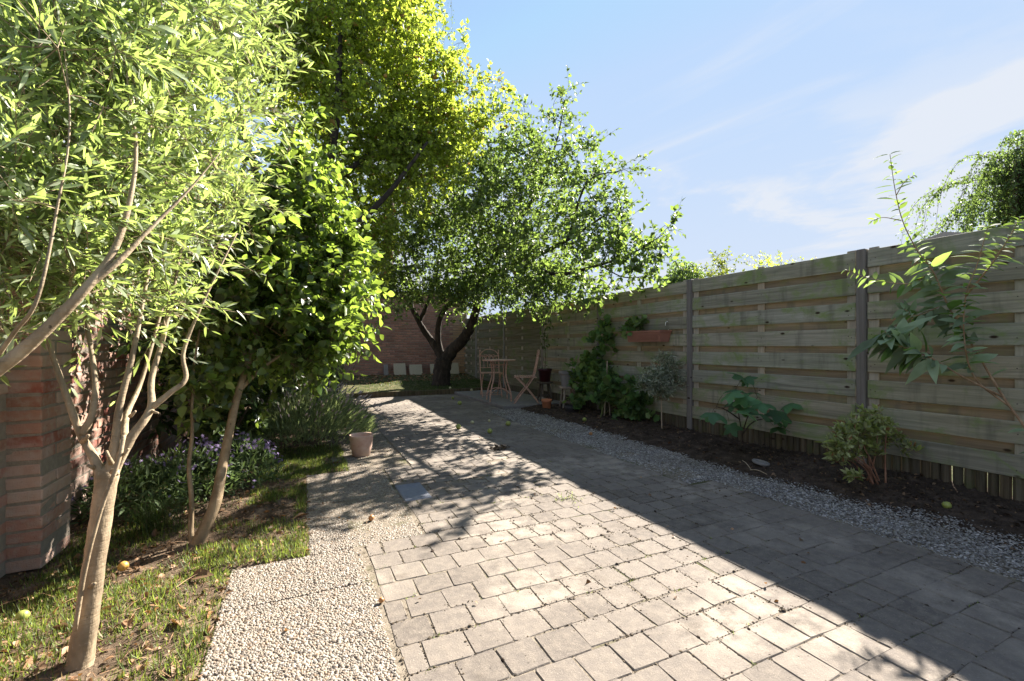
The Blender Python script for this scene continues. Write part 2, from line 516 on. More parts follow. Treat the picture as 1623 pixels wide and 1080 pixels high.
MAT['stool_dark'] = wood_mat('dark stool wood', (.05, .045, .04), (.10, .088, .075), (.16, .14, .12), (.05, .06, .04), .3, 2, 2)
MAT['cane'] = wood_mat('pale cane', (.25, .2, .15), (.36, .29, .22), (.45, .38, .3), (.3, .28, .2), .2, 2, 2)
# brick -----------------------------------------------------------
def brick_mat(name, stops, wash, wf, mort=(.3, .27, .23)):
    m = M(name, .92, .12); p = m.pos()
    c = m.ramp(m.leafrand(), stops)
    c = m.mix(m.rng(m.noise(p, 26, 5), .42, .7, 0, .5), c, mort)
    c = m.mix(m.rng(m.noise(p, 3.2, 5, .6), .42, .60, 0, wf), c, wash)
    c = m.mix(m.rng(m.noise(p, 60, 4), .62, .75, 0, .5), c, (.10, .07, .055))
    m.color(c).bump(m.math('ADD', m.noise(p, 45, 5, .6), m.noise(p, 190, 3)), .6, .006); return m.m
MAT['brick_old'] = brick_mat('old garden brick', [(0, (.27, .135, .095)), (.3, (.36, .20, .145)), (.55, (.40, .265, .20)), (.78, (.26, .075, .055)), (1, (.42, .28, .21))], (.50, .40, .345), .5, (.36, .31, .26))
MAT['brick_dark'] = brick_mat('dark red brick', [(0, (.27, .145, .115)), (.5, (.36, .195, .15)), (.8, (.43, .235, .18)), (1, (.26, .165, .14))], (.18, .12, .10), .3, (.2, .15, .13))
MAT['brick_buff'] = brick_mat('buff brick', [(0, (.33, .19, .12)), (.5, (.40, .25, .16)), (1, (.46, .30, .20))], (.42, .32, .23), .35, (.36, .28, .2))
m = M('lime mortar', .95, .1); p = m.pos(); m.color(m.mix(m.noise(p, 30, 5), (.17, .145, .115), (.34, .30, .25))).bump(m.noise(p, 120, 4), .7, .008); MAT['mortar'] = m.m
m = M('pale trim', .8, .2); m.color((.55, .50, .43)); MAT['end_strip'] = m.m  # even pale colour of the upright strip ending the back wall
m = M('pale concrete slab', .9, .15); p = m.pos(); m.color(m.mix(m.noise(p, 40, 6, .7), (.26, .235, .17), (.52, .47, .36))).bump(m.noise(p, 150, 3), .5, .004); MAT['slab'] = m.m
m = M('patio slab', .9, .15); p = m.pos(); m.color(m.mix(m.noise(p, 14, 6, .65), (.13, .125, .12), (.27, .255, .235))).bump(m.noise(p, 150, 3), .4, .004); MAT['patio'] = m.m
# bark --------------------------------------------------------------
MAT['bark_olive'] = bark_mat('olive bark', (.13, .10, .065), (.30, .235, .155), (.42, .35, .25), 13, .8, .7, 1)
MAT['bark_pear'] = bark_mat('pear bark', (.13, .095, .055), (.24, .18, .11), (.30, .235, .15), 20, .8, .4, 1)
MAT['bark_apple'] = bark_mat('apple bark', (.022, .018, .015), (.045, .037, .03), (.085, .07, .056), 16, .9, .9)
MAT['bark_dark'] = bark_mat('dark twigs', (.05, .038, .026), (.09, .07, .05), (.14, .11, .08), 20)
MAT['stem_red'] = bark_mat('reddish stems', (.16, .075, .045), (.27, .14, .09), (.36, .22, .14), 30)
MAT['stem_bud'] = bark_mat('buddleia stems', (.19, .12, .07), (.30, .20, .125), (.40, .31, .2), 30)
MAT['stem_green'] = bark_mat('green stems', (.08, .10, .035), (.13, .15, .06), (.19, .2, .1), 30)
# leaves --------------------------------------------------------------
MAT['leaf_olive'] = leaf_mat('olive leaf', (.105, .15, .068), (.33, .385, .255), (.40, .52, .12), .46, .4, .45, .45)
MAT['leaf_pear'] = leaf_mat('pear leaf', (.05, .09, .024), (.09, .13, .045), (.28, .40, .05), .45, .33, .5, .5)
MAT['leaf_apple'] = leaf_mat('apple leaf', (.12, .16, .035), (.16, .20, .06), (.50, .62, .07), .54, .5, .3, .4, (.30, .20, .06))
MAT['leaf_apple_dark'] = leaf_mat('darker apple leaf', (.062, .098, .036), (.115, .155, .075), (.23, .34, .06), .44, .5, .3, .4)  # darker, cooler green for the whole crown of the big apple tree
MAT['leaf_birch'] = leaf_mat('birch leaf', (.065, .11, .045), (.11, .155, .07), (.20, .30, .06), .42, .5, .3, .35)
MAT['leaf_laurel'] = leaf_mat('laurel leaf', (.04, .08, .025), (.08, .12, .04), (.12, .19, .03), .35, .35, .45, .35)
MAT['leaf_hedge'] = leaf_mat('hedge leaf', (.06, .10, .02), (.11, .15, .045), (.26, .32, .03), .42, .5, .3, .4)
MAT['leaf_buddleia'] = leaf_mat('buddleia leaf', (.07, .145, .075), (.22, .28, .18), (.28, .42, .07), .4, .75, .06, .35)
MAT['leaf_fig'] = leaf_mat('fig leaf', (.075, .17, .075), (.16, .25, .12), (.24, .38, .08), .38, .5, .3, .35)
MAT['leaf_grape'] = leaf_mat('vine leaf', (.065, .135, .04), (.14, .2, .08), (.22, .34, .05), .38, .5, .3, .4)
MAT['leaf_azalea'] = leaf_mat('azalea leaf', (.24, .30, .10), (.31, .34, .16), (.42, .48, .11), .38, .4, .4, .3, (.30, .16, .07))
MAT['leaf_small_olive'] = leaf_mat('young olive leaf', (.13, .17, .115), (.32, .35, .27), (.26, .31, .13), .38, .45, .4, .3)
MAT['lavender'] = leaf_mat('lavender foliage', (.20, .25, .12), (.21, .25, .14), (.34, .42, .15), .4, .6, .2, .35)
MAT['lav_flower'] = leaf_mat('faded lavender flower', (.42, .37, .36), (.42, .37, .36), (.32, .28, .27), .3, .8, .1, .3)
MAT['aster'] = leaf_mat('aster flower', (.26, .20, .36), (.27, .21, .37), (.25, .19, .34), .25, .7, .1, .35)
MAT['aster_leaf'] = leaf_mat('aster foliage', (.06, .105, .045), (.09, .13, .06), (.14, .21, .06), .35, .6, .2, .35)
MAT['grass'] = leaf_mat('grass blade', (.085, .125, .028), (.10, .135, .035), (.25, .32, .05), .42, .5, .3, .5, (.28, .2, .09))
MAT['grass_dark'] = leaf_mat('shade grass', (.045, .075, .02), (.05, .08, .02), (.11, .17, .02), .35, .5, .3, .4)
MAT['reed'] = leaf_mat('pampas blade', (.055, .075, .05), (.07, .09, .06), (.08, .11, .06), .25, .5, .35, .35)
MAT['dry_leaf'] = leaf_mat('fallen leaf', (.20, .105, .05), (.26, .16, .09), (.22, .11, .03), .25, .6, .3, .5)
MAT['bed_leaf'] = leaf_mat('rotting leaf', (.085, .05, .028), (.11, .07, .04), (.10, .05, .02), .15, .6, .3, .6)
# objects ---------------------------------------------------------
m = M('rusty pink metal', .65, .4); p = m.tc('Object')
m.color(m.ramp(m.noise(p, 40, 6, .65), [(.32, (.24, .10, .06)), (.48, (.46, .275, .20)), (.7, (.56, .39, .31))])).bump(m.noise(p, 200, 3), .3, .002); MAT['metal'] = m.m
m = M('terracotta', .85, .2); p = m.tc('Object'); m.color(m.mix(m.noise(p, 18, 5), (.42, .15, .07), (.50, .22, .12))); MAT['terracotta'] = m.m
m = M('weathered terracotta', .85, .2); p = m.tc('Object'); m.color(m.ramp(m.noise(p, 9, 6, .6), [(.3, (.42, .255, .19)), (.55, (.52, .37, .285)), (.75, (.58, .46, .38))])).bump(m.noise(p, 90, 3), .3, .002); MAT['terracotta_pale'] = m.m
m = M('terracotta plastic', .5, .35); p = m.tc('Object'); m.color(m.mix(m.noise(p, 12, 5), (.24, .10, .07), (.32, .15, .105))); MAT['planter'] = m.m
m = M('oxblood glaze', .4, .4); m.color((.05, .012, .014)); MAT['oxblood'] = m.m
m = M('grey plastic pot', .6, .3); p = m.tc('Object'); m.color(m.mix(m.noise(p, 15, 5), (.14, .13, .128), (.21, .20, .195))); MAT['greypot'] = m.m
m = M('black bowl', .6, .3); m.color((.025, .023, .024)); MAT['black'] = m.m
m = M('rusty nail', .7, .3); m.color((.06, .045, .038)); MAT['nail'] = m.m
m = M('white wire', .4, .4); m.color((.7, .7, .68)); MAT['wire'] = m.m
m = M('roof tile', .8, .2); m.color((.33, .30, .30)); MAT['roof'] = m.m
def apple_mat(name, a, b):
    m = M(name, .4, .4); p = m.tc('Object'); m.color(m.mix(m.rng(m.noise(p, 14, 3), .4, .65), a, b)); return m.m
MAT['apple_green'] = apple_mat('green apple', (.20, .25, .05), (.29, .30, .08))
MAT['apple_red'] = apple_mat('blushed apple', (.46, .38, .08), (.44, .09, .04))
MAT['apple_brown'] = apple_mat('brown windfall', (.40, .20, .07), (.30, .13, .05))
MAT['apple_pale'] = apple_mat('pale apple', (.52, .50, .28), (.42, .36, .2))

# ================================================================== SETTING
def grid_mesh(name, x0, x1, y0, y1, nx, ny, zf):
    xs = np.linspace(x0, x1, nx); ys = np.linspace(y0, y1, ny)
    X, Y = np.meshgrid(xs, ys)
    Z = zf(X, Y)
    V = np.stack([X.ravel(), Y.ravel(), Z.ravel()], 1)
    i = np.arange(ny - 1)[:, None] * nx + np.arange(nx - 1)[None, :]
    Q = np.stack([i, i + 1, i + nx + 1, i + nx], -1).reshape(-1, 4)
    return np_mesh(name, V, Q.ravel(), np.full(len(Q), 4), True)

def vnoise(X, Y, seed, sc):
    """cheap smooth value noise"""
    g = np.random.default_rng(seed).random((64, 64))
    x = X * sc + 100.0; y = Y * sc + 100.0
    xi = np.floor(x).astype(int); yi = np.floor(y).astype(int); fx = x - xi; fy = y - yi
    fx = fx * fx * (3 - 2 * fx); fy = fy * fy * (3 - 2 * fy)
    a = g[xi % 64, yi % 64]; b = g[(xi + 1) % 64, yi % 64]; c = g[xi % 64, (yi + 1) % 64]; d = g[(xi + 1) % 64, (yi + 1) % 64]
    return (a * (1 - fx) + b * fx) * (1 - fy) + (c * (1 - fx) + d * fx) * fy

gme = grid_mesh('ground', -300, 300, -300, 300, 3, 3, lambda X, Y: X * 0 - .09)
tag(link('ground', gme, MAT['ground']), kind='structure')

PX0 = 0.31
def path_left(y):      # left edge of the concrete paving
    return 0.31 if y < 2.57 else (0.655 if y < 4.17 else (0.90 if y < 6.2 else 1.15))
def slab_left(y):      # left edge of the pebble slabs
    return -0.33 if y < 2.57 else (0.01 if y < 4.17 else (0.36 if y < 6.2 else .55))
def pave_right(y):
    return 3.04 if y < 2.6 else 2.80
BED_L = np.vectorize(slab_left)
def lawn_z(X, Y):
    z = .055 * (vnoise(X, Y, 1, 2.2) - .5) + .03 * (vnoise(X, Y, 2, 7) - .5) + .012 * (vnoise(X, Y, 3, 22) - .5)
    edge = np.clip((BED_L(Y) - X) / .25, 0, 1)
    z = z * edge - .006
    return np.where(X > BED_L(Y) + .02, -.06, np.maximum(z, -.05))
lawn = tag(link('lawn', grid_mesh('lawn', -1.33, .62, -.3, 10.0, 90, 380, lawn_z), MAT['lawn_soil']), kind='structure')

def bed_z(X, Y):
    e = np.clip((X - 3.45) / .5, 0, 1)
    return -.012 + e * (.045 + .05 * (vnoise(X, Y, 5, 3) - .35) + .03 * (vnoise(X, Y, 6, 11) - .5) + .016 * (vnoise(X, Y, 7, 34) - .5))
tag(link('flower_bed', grid_mesh('flower_bed', 3.40, 4.62, -3, 7.2, 70, 480, bed_z), MAT['soil']), kind='structure')

def back_z(X, Y):
    t = np.clip((Y - 10.0) / 2.9, 0, 1)
    return .10 + .20 * t + .05 * (vnoise(X, Y, 8, 1.6) - .5) * np.clip((Y - 10) / .3, 0, 1) + .014 * (vnoise(X, Y, 9, 12) - .5)
bl = grid_mesh('back_lawn', -1.3, 4.62, 10.02, 12.92, 130, 70, back_z)
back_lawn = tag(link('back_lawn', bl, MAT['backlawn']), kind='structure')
g = Geo(); 
for k in range(10): g.box((-1.0 + k * .585, 9.985, .02), (.58, .07, .17 + .01 * (k % 3)), 0, .008)
kerb = g.build('kerb', MAT['stake']); tag(kerb, kind='structure')

# ---- concrete paving
pave_base = grid_mesh('paving', .25, 3.12, -.6, 10.0, 3, 3, lambda X, Y: X * 0 - .0035)
paving = tag(link('paving', pave_base, MAT['joint']), kind='structure')
def paver_mesh(sx, sy):
    rows = []
    c = .007
    for inset, z in ((.0, -.055), (.0, -.0035), (.0035, 0.0)):
        hx, hy = sx / 2 - inset, sy / 2 - inset
        ring = [(-hx + c, -hy), (hx - c, -hy), (hx, -hy + c), (hx, hy - c), (hx - c, hy), (-hx + c, hy), (-hx, hy - c), (-hx, -hy + c)]
        rows.append(ring)
    j = (rng.random((8, 2)) - .5) * .009
    V = []
    for ri, ring in enumerate(rows):
        z = (-.055, -.0035, 0)[ri]
        for q, (x, y) in enumerate(ring): V.append((x + j[q, 0], y + j[q, 1], z + (rng.random() - .5) * .002 * (ri == 2)))
    F = [tuple(range(16, 24))]
    for a in (0, 8):
        for q in range(8): F.append((a + q, a + (q + 1) % 8, a + 8 + (q + 1) % 8, a + 8 + q))
    return V, F
PP = .158
pav = []
y = -.53; row = 0
while y < 9.93:
    d = .155
    yc = y + d / 2
    x = path_left(yc) + .003; first = row % 2 == 1; xr = pave_right(yc)
    if yc > 7.05: xr = 3.19
    while x < xr - .03:
        w = PP * .5 if first else PP * (.93 + .14 * rng.random())
        first = False
        w = min(w, xr - x)
        if not (yc > 3.16 and yc < 3.57 and x + w / 2 < .87):
            pav.append((x + w / 2, yc, w, d))
        x += w
    y += d; row += 1
pav.sort(key=lambda q: (q[0] ** 2 + q[1] ** 2) if (q[1] > .6 and q[1] > 1.9 * 0 + .43 * 0) else 999)
pool = {}
def paver_variant(w):
    key = round(w * 200) / 200
    if key not in pool:
        pool[key] = []
        for _ in range(4):
            gg = Geo(); gg.add(*paver_mesh(key - .003, .155 - .002)); pool[key].append(gg.mesh('paver', False, MAT['paver']))
    return random.choice(pool[key])
def infrustum(p, margin=40):
    q = np.asarray(p, float) - CAMP
    d = q @ FWD
    if d < .05: return False
    px = 811 + 700 * (q @ RGT) / d; py = 550 - 700 * q[2] / d
    return -margin < px < 1623 + margin and -margin < py < 1080 + margin
rest = Geo(); ni = 0
for (x, yc, w, d) in pav:
    z = (rng.random() - .5) * .002 + .006 * (vnoise(np.array(x), np.array(yc), 12, 1.2) - .5)
    rz = (rng.random() - .5) * .05
    jx, jy = (rng.random(2) - .5) * .005
    if ni < 300 and w > .05 and infrustum((x, yc, 0), 60):
        o = link('paver', paver_variant(w), None, paving)
        o.location = (x + jx, yc + jy, z); o.rotation_euler = ((rng.random() - .5) * .007, (rng.random() - .5) * .007, rz)
        ni += 1
    else:
        V, F = paver_mesh(w - .002, d - .002)
        V = np.asarray(V); c, s = math.cos(rz), math.sin(rz)
        V = V @ np.array([[c, s, 0], [-s, c, 0], [0, 0, 1]]) + np.array([x + jx, yc + jy, z])
        rest.add(V, F)
rest.build('far_paver', MAT['paver'], paving, kind='stuff')
g = Geo(); g.box((.755, 3.365, -.022), (.20, .39, .05), 0, .006)
tag(g.build('blue_slab', MAT['blue_slab'], paving), 'single blue grey paving slab beside the pebble slabs')

# ---- pebble slabs on the left
path = tag(link('pebble_path', grid_mesh('pebble_path', -.30, 1.2, -.2, 10.0, 2, 2, lambda X, Y: X * 0 - .05), MAT['joint']), kind='structure')
DOME = []
for z, rr, n, ph in ((-.25, 1.0, 6, 0), (.45, .80, 6, .5), ):
    for q in range(n):
        a = (q + ph) * 2 * math.pi / n; DOME.append((rr * math.cos(a), rr * math.sin(a), z))
DOME.append((0, 0, .85))
DOME_F = [(q, (q + 1) % 6, 6 + q) for q in range(6)] + [((q + 1) % 6, 6 + (q + 1) % 6, 6 + q) for q in range(6)] + [(6 + q, 6 + (q + 1) % 6, 12) for q in range(6)]
OCT = [(1, 0, -.1), (0, 1, -.1), (-1, 0, -.1), (0, -1, -.1), (.1, .1, .8)]
OCT_F = [(0, 1, 4), (1, 2, 4), (2, 3, 4), (3, 0, 4)]
def pebbles(name, x0, x1, y0, y1, n, size, mat, parent, z=0.0, near=True, zf=None, flat=(.55, .8), off=True):
    # jittered grid so that stones pack without overlap
    A = (x1 - x0) * (y1 - y0); s = math.sqrt(A / n)
    nx = max(1, int((x1 - x0) / s)); ny = max(1, int((y1 - y0) / s))
    X, Y = np.meshgrid((np.arange(nx) + .5) / nx * (x1 - x0) + x0, (np.arange(ny) + .5) / ny * (y1 - y0) + y0)
    X[1::2] += (x1 - x0) / nx * .5
    X = X.ravel() + (rng.random(X.size) - .5) * s * .75; Y = Y.ravel() + (rng.random(Y.size) - .5) * s * .75
    k = (X > x0 + .006) & (X < x1 - .006); X = X[k]; Y = Y[k]; n = len(X)
    Z = np.full(n, z) if zf is None else zf(X, Y)
    P = np.stack([X, Y, Z + (rng.random(n) - .6) * size * .25], 1)
    if off and parent is not None: P = P - np.array(parent.location)
    a = rng.random(n) * 6.283; L = np.stack([np.cos(a), np.sin(a), (rng.random(n) - .5) * .3], 1)
    N = np.array([0, 0, 1.0]) + (rng.random((n, 3)) - .5) * .5
    sc = size * np.exp(rng.normal(0, .22, n)); S = np.stack([sc * (1 + .5 * rng.random(n)), sc * (.75 + .3 * rng.random(n)), sc * (flat[0] + (flat[1] - flat[0]) * rng.random(n))], 1)
    me = inst(name, DOME if near else OCT, DOME_F if near else OCT_F, P, L, N, S, True)
    return link(name, me, mat, parent, 'stuff')
ys = 2.57
slabs = []
for k in range(-6, 19):
    y0 = 2.57 + .40 * k; y1 = y0 + .40
    yc = (y0 + y1) / 2
    if yc < 2.57: xs = (-.33, .305)
    elif yc < 4.17: xs = (.01, .65)
    elif yc < 6.2: xs = (.36, .895)
    else: xs = (.55, 1.145)
    slabs.append((xs[0], xs[1], y0, y1))
for (x0, x1, y0, y1) in slabs:
    x0 += rng.random() * .012; x1 -= rng.random() * .01
    o = bpy.data.objects.new('pebble_slab', None)
    gg = Geo(); gg.box((0, 0, -.03), (x1 - x0 - .006, y1 - y0 - .008, .05), 0, .004)
    o = link('pebble_slab', gg.mesh('pebble_slab'), MAT['mortar_gravel'], path)
    o.location = ((x0 + x1) / 2, (y0 + y1) / 2, (rng.random() - .5) * .006)
    o.rotation_euler = ((rng.random() - .5) * .012, (rng.random() - .5) * .012, (rng.random() - .5) * .015)
    if y1 < 1.3: n, sz, nr = 300, .014, False
    elif y1 < 3.0: n, sz, nr = 3500, .0058, True
    elif y1 < 4.6: n, sz, nr = 2600, .0066, False
    else: n, sz, nr = 1100, .0095, False
    hx, hy = (x1 - x0) / 2 - .003, (y1 - y0) / 2 - .005
    pebbles('pebbles', -hx, hx, -hy, hy, n, sz, MAT['pebble'], o, -.004, nr, off=False)

# ---- loose chippings on the right
def strip_z(X, Y): return .012 * (vnoise(X, Y, 14, 5) - .5) - .006
gs = tag(link('gravel_strip', grid_mesh('gravel_strip', 2.79, 3.75, -1, 7.1, 20, 160, lambda X, Y: strip_z(X, Y) - .004 - .03 * (X > 3.6)), MAT['mortar_gravel']), kind='structure')
def chips(x0, x1, y0, y1, n, size):
    n = int(n)
    X = x0 + (x1 - x0) * rng.random(n); Y = y0 + (y1 - y0) * rng.random(n)
    fr = 3.46 + .22 * np.clip((2.6 - Y) / 1.5, 0, 1) + .10 * (vnoise(X, Y, 15, 6) - .5)
    fall = np.clip((fr + .10 - X) / .2, 0, 1)
    k = (rng.random(n) < fall) & (X > np.where(Y < 2.6, 3.05, 2.81))
    X = X[k]; Y = Y[k]; n = len(X)
    P = np.stack([X, Y, np.maximum(strip_z(X, Y), bed_z(X, Y)) + rng.random(n) * .006], 1)
    a = rng.random(n) * 6.283; L = np.stack([np.cos(a), np.sin(a), (rng.random(n) - .5) * .8], 1)
    N = np.array([0, 0, 1.0]) + rng.normal(0, .45, (n, 3))
    sc = size * np.exp(rng.normal(0, .3, n)); S = np.stack([sc * 1.25, sc * .8, sc * .55], 1)
    return P, L, N, S
parts = [chips(3.0, 3.95, .3, 2.6, 26000, .0062), chips(2.8, 3.75, 2.6, 4.6, 20000, .0078), chips(2.8, 3.7, 4.6, 7.1, 12000, .0098)]
me = inst('chippings', OCT, OCT_F, *[np.concatenate([q[i] for q in parts]) for i in range(4)])
tag(link('chippings', me, MAT['chips']), 'loose pale grey chippings between paving and flower bed', 'gravel', kind='stuff')

# ---- small patio under the furniture
patio = tag(link('patio', grid_mesh('patio', 3.2, 4.5, 7.12, 10.0, 2, 2, lambda X, Y: X * 0 + .02), MAT['joint']), kind='structure')
gg = Geo(); gg.box((0, 0, 0), (.425, .47, .06), 0, .006); pm = gg.mesh('patio_slab', False, MAT['patio'])
for i in range(3):
    for j in range(6):
        o = link('patio_slab', pm, None, patio)
        o.location = (3.2 + .217 + i * .434, 7.12 + .24 + j * .48, .02 + (rng.random() - .5) * .006); o.rotation_euler = ((rng.random() - .5) * .01, (rng.random() - .5) * .01, (rng.random() - .5) * .01)

# ================================================================== WALLS
def brick_bm(l, d, h): 
    return cbox(l, d, h - .001, .0045, .0035)
def lay_wall(root, mortar_boxes, bricks, mats, limit=300):
    """bricks: (centre, (sx,sy,sz), matkey) ; nearest in view are single parts"""
    g = Geo()
    for c, s in mortar_boxes: g.box(c, s)
    g.build('mortar', MAT['mortar'], root)
    score = []
    for b in bricks:
        q = np.array(b[0]) - CAMP
        score.append(np.linalg.norm(q) if infrustum(b[0], 20) and b[3] else 1e6 + np.linalg.norm(q))
    order = np.argsort(score)
    pools = {}; rest = {}
    loc = np.array(root.location)
    for k, i in enumerate(order):
        c, s, mk, _ = bricks[i]
        jit = (rng.random(3) - .5) * .006
        if k < limit and score[i] < 1e6:
            key = (tuple(round(v, 3) for v in s), mk)
            if key not in pools:
                pools[key] = []
                for _ in range(3):
                    gg = Geo(); gg.add(*brick_bm(*s)); pools[key].append(gg.mesh('brick', False, MAT[mk]))
            o = link('brick', random.choice(pools[key]), None, root)
            o.location = Vector(np.array(c) + jit - loc)
            o.rotation_euler = ((rng.random() - .5) * .02, (rng.random() - .5) * .02, (rng.random() - .5) * .02)
        else:
            V, F = cbox(*s) if score[i] > 1e6 and np.linalg.norm(np.array(c) - CAMP) > 4.5 else brick_bm(*s)
            rest.setdefault(mk, Geo()).add(np.asarray(V) + np.array(c) + jit, F)
    for mk, gg in rest.items(): gg.build('far_brick', MAT[mk], root, kind='stuff')

# old garden wall along the left
CH = .068
gw = empty('garden_wall', (-1.40, 3.2, 0), 'old pinkish brick garden wall with a projecting pier on the left', 'wall')
bricks = []
NC = 26
for c in range(NC):
    z = -.02 + c * CH + .03
    y = 1.3 + (.115 if c % 2 else 0)
    while y < 10.0:
        if not (3.02 < y + .11 < 3.33): bricks.append(((-1.37, y + .11, z), (.10, .222, .057), 'brick_old', True))
        y += .233
    # pier
    if c % 2:
        bricks += [((-1.270, 3.19, z), (.150, .318, .057), 'brick_old', True)]
    else:
        bricks += [((-1.270, 3.105, z), (.150, .148, .057), 'brick_old', True), ((-1.270, 3.27, z), (.150, .158, .057), 'brick_old', True)]
H = NC * CH
lay_wall(gw, [((-1.385, 5.65, H / 2 - .02), (.120, 8.7, H)), ((-1.275, 3.19, H / 2 - .02), (.152, .309, H))], bricks, None)

# brick wall closing the garden
WY = 12.90
bw = empty('back_wall', (1.6, WY + .1, .25), 'dark red brick wall with a paler section at the far end of the garden', 'wall')
bricks = []
NCB = 34; ch = .074
for c in range(NCB):
    z = .20 + c * ch + .03
    x = -1.35 + (.115 if c % 2 else 0)
    while x < 4.50:
        l = min(.222, 4.52 - x)
        vis = 1.0 < x and z < 1.9 + .6
        if l > .06: bricks.append(((x + l / 2, WY + .05, z), (l, .10, .060), 'brick_buff' if x > 3.86 + .1 * (c % 2) else 'brick_dark', vis))
        x += .233
lay_wall(bw, [((1.6, WY + .062, .16 + NCB * ch / 2), (5.9, .10, NCB * ch))], bricks, None)
g = Geo(); g.box((4.535, WY - .0, .16 + NCB * ch / 2), (.03, .10, NCB * ch), 0, .004); tag(g.build('edge_strip', MAT['end_strip'], bw), 'pale upright strip at the right end of the wall')

# ================================================================== FENCE
FX = 4.53
fence = empty('fence', (FX, 2.23, 0), 'weathered grey green overlapping plank fence along the right side of the garden', 'fence')
fl = np.array(fence.location)
POSTS = [4.17 + 1.94 * k for k in range(-4, 5)]
plank_pool = {}
def plank_mesh(kind, L, h, th, mk):
    key = (kind, round(L, 2))
    if key not in plank_pool:
        plank_pool[key] = []
        for _ in range(4):
            gg = Geo(); V, F = cbox(th, L, h, .004, .0015); gg.add(V, F); plank_pool[key].append(gg.mesh('plank', False, MAT[mk]))
    return random.choice(plank_pool[key])
def part(name, me, loc, parent=fence, rot=(0, 0, 0)):
    o = link(name, me, None, parent); o.location = Vector(np.asarray(loc, float) - np.array(parent.location)); o.rotation_euler = rot; return o
gg = Geo(); gg.add(*cbox(.085, .074, 2.16, .006)); post_me = gg.mesh('post', False, MAT['post'])
gg = Geo(); gg.add(*cbox(.016, .075, 1.76, .003)); batten_me = gg.mesh('batten', False, MAT['batten'])
spans = [(POSTS[i] + .045, POSTS[i + 1] - .045) for i in range(len(POSTS) - 1)] + [(POSTS[-1] + .045, 12.86)]
for yp in POSTS:
    part('post', post_me, (FX, yp, .89 + .20 * (yp > 9.9) * 0), rot=(0, (rng.random() - .5) * .008, 0))
for (a, b) in spans:
    L = b - a - .006; yc = (a + b) / 2; up = 0.0
    for k in range(8):
        z = .19 + .23 * k + .0775
        part('plank', plank_mesh('mossy' if a > 6.5 else 'front', L, .158, .018, 'plank_mossy_shade' if a > 6.5 else 'plank'), (FX - .022 + (rng.random() - .5) * .003, yc, z + (rng.random() - .5) * .006), rot=((rng.random() - .5) * .003, (rng.random() - .5) * .03, 0))  # far panels take the darker planks: moss and canopy shade in one colour
        if k < 7:
            part('plank', plank_mesh('mossy_shade_rear' if a > 6.5 else 'rear', L, .150, .018, 'plank_mossy_shade' if a > 6.5 else 'rear_plank'), (FX + .016, yc, z + .115), rot=((rng.random() - .5) * .003, 0, 0))
    for yb in (a + .042, yc, b - .042):
        part('batten', batten_me, (FX - .0035, yb, .19 + .905))

gn = Geo()
nl = [(math.cos(q * 1.2566) * .0042, math.sin(q * 1.2566) * .0042) for q in range(5)]
for (a, b) in spans:
    for k in range(8):
        for yb in (a + .03, a + .06, (a + b) / 2 - .018, (a + b) / 2 + .018, b - .06, b - .03):
            zz = .19 + .23 * k + .0775 + (rng.random() - .5) * .07; xx = FX - .0335; yy = yb + (rng.random() - .5) * .008
            gn.add([(xx, yy + p_, zz + q_) for p_, q_ in nl] + [(xx + .006, yy + p_, zz + q_) for p_, q_ in nl], [(0, 1, 2, 3, 4)] + [(q, 5 + q, 5 + (q + 1) % 5, (q + 1) % 5) for q in range(5)])
gn.build('nail', MAT['nail'], fence, kind='stuff')
# palisade edging under the planks
edg = empty('palisade_edging', (FX + .04, 4, 0), 'low row of dark upright wooden stakes under the fence planks', 'edging')
stake_pool = []
for _ in range(5):
    gg = Geo(); n = 8; h = .25 + rng.random() * .02
    V, F = lathe([(.031, -.08), (.031, h - .006), (.026, h)], n); gg.add(V, F); stake_pool.append(gg.mesh('stake', False, MAT['stake']))
y = .2
while y < 12.8:
    o = part('stake', random.choice(stake_pool), (FX + .005, y, -.02 + (.10 if y > 10 else 0)), edg, ((rng.random() - .5) * .02, 0, rng.random() * 6))
    y += .0625 + (.006 if rng.random() < .12 else rng.random() * .002)

# ================================================================== PLANTS
def leaf_objects(thing, name, templates, mat, P, L, N, S, n_ind, stuff_name='foliage', coarse=None):
    """the leaves that show largest are parts of their own, the rest one part"""
    q = P - CAMP; d = q @ FWD
    px = 811 + 700 * (q @ RGT) / np.maximum(d, .05); py = 550 - 700 * q[:, 2] / np.maximum(d, .05)
    vis = (d > .2) & (px > -20) & (px < 1643) & (py > -20) & (py < 1100)
    score = np.where(vis, S[:, 0] / np.maximum(d, .2), 0)
    order = np.argsort(-score)
    n_ind = min(n_ind, int(vis.sum()))
    loc = np.array(thing.location)
    if n_ind:
        mes = []
        for tv, tf in templates:
            gg = Geo(); gg.add(tv, tf); mes.append(gg.mesh(name, True, mat))
        Lu = unit(L); Nn = unit(N - Lu * np.sum(N * Lu, 1, keepdims=True)); B = np.cross(Nn, Lu)
        for k, i in enumerate(order[:n_ind]):
            o = link(name, mes[k % len(mes)], None, thing)
            m = np.eye(4); m[:3, 0] = Lu[i] * S[i, 0]; m[:3, 1] = B[i] * S[i, 1]; m[:3, 2] = Nn[i] * S[i, 2]; m[:3, 3] = P[i] - loc
            o.matrix_basis = Matrix(m.tolist())
    r = order[n_ind:]
    if len(r):
        tv, tf = coarse if coarse else templates[0]
        me = inst(stuff_name, tv, tf, P[r] - loc, L[r], N[r], S[r], True)
        link(stuff_name, me, mat, thing, 'stuff')

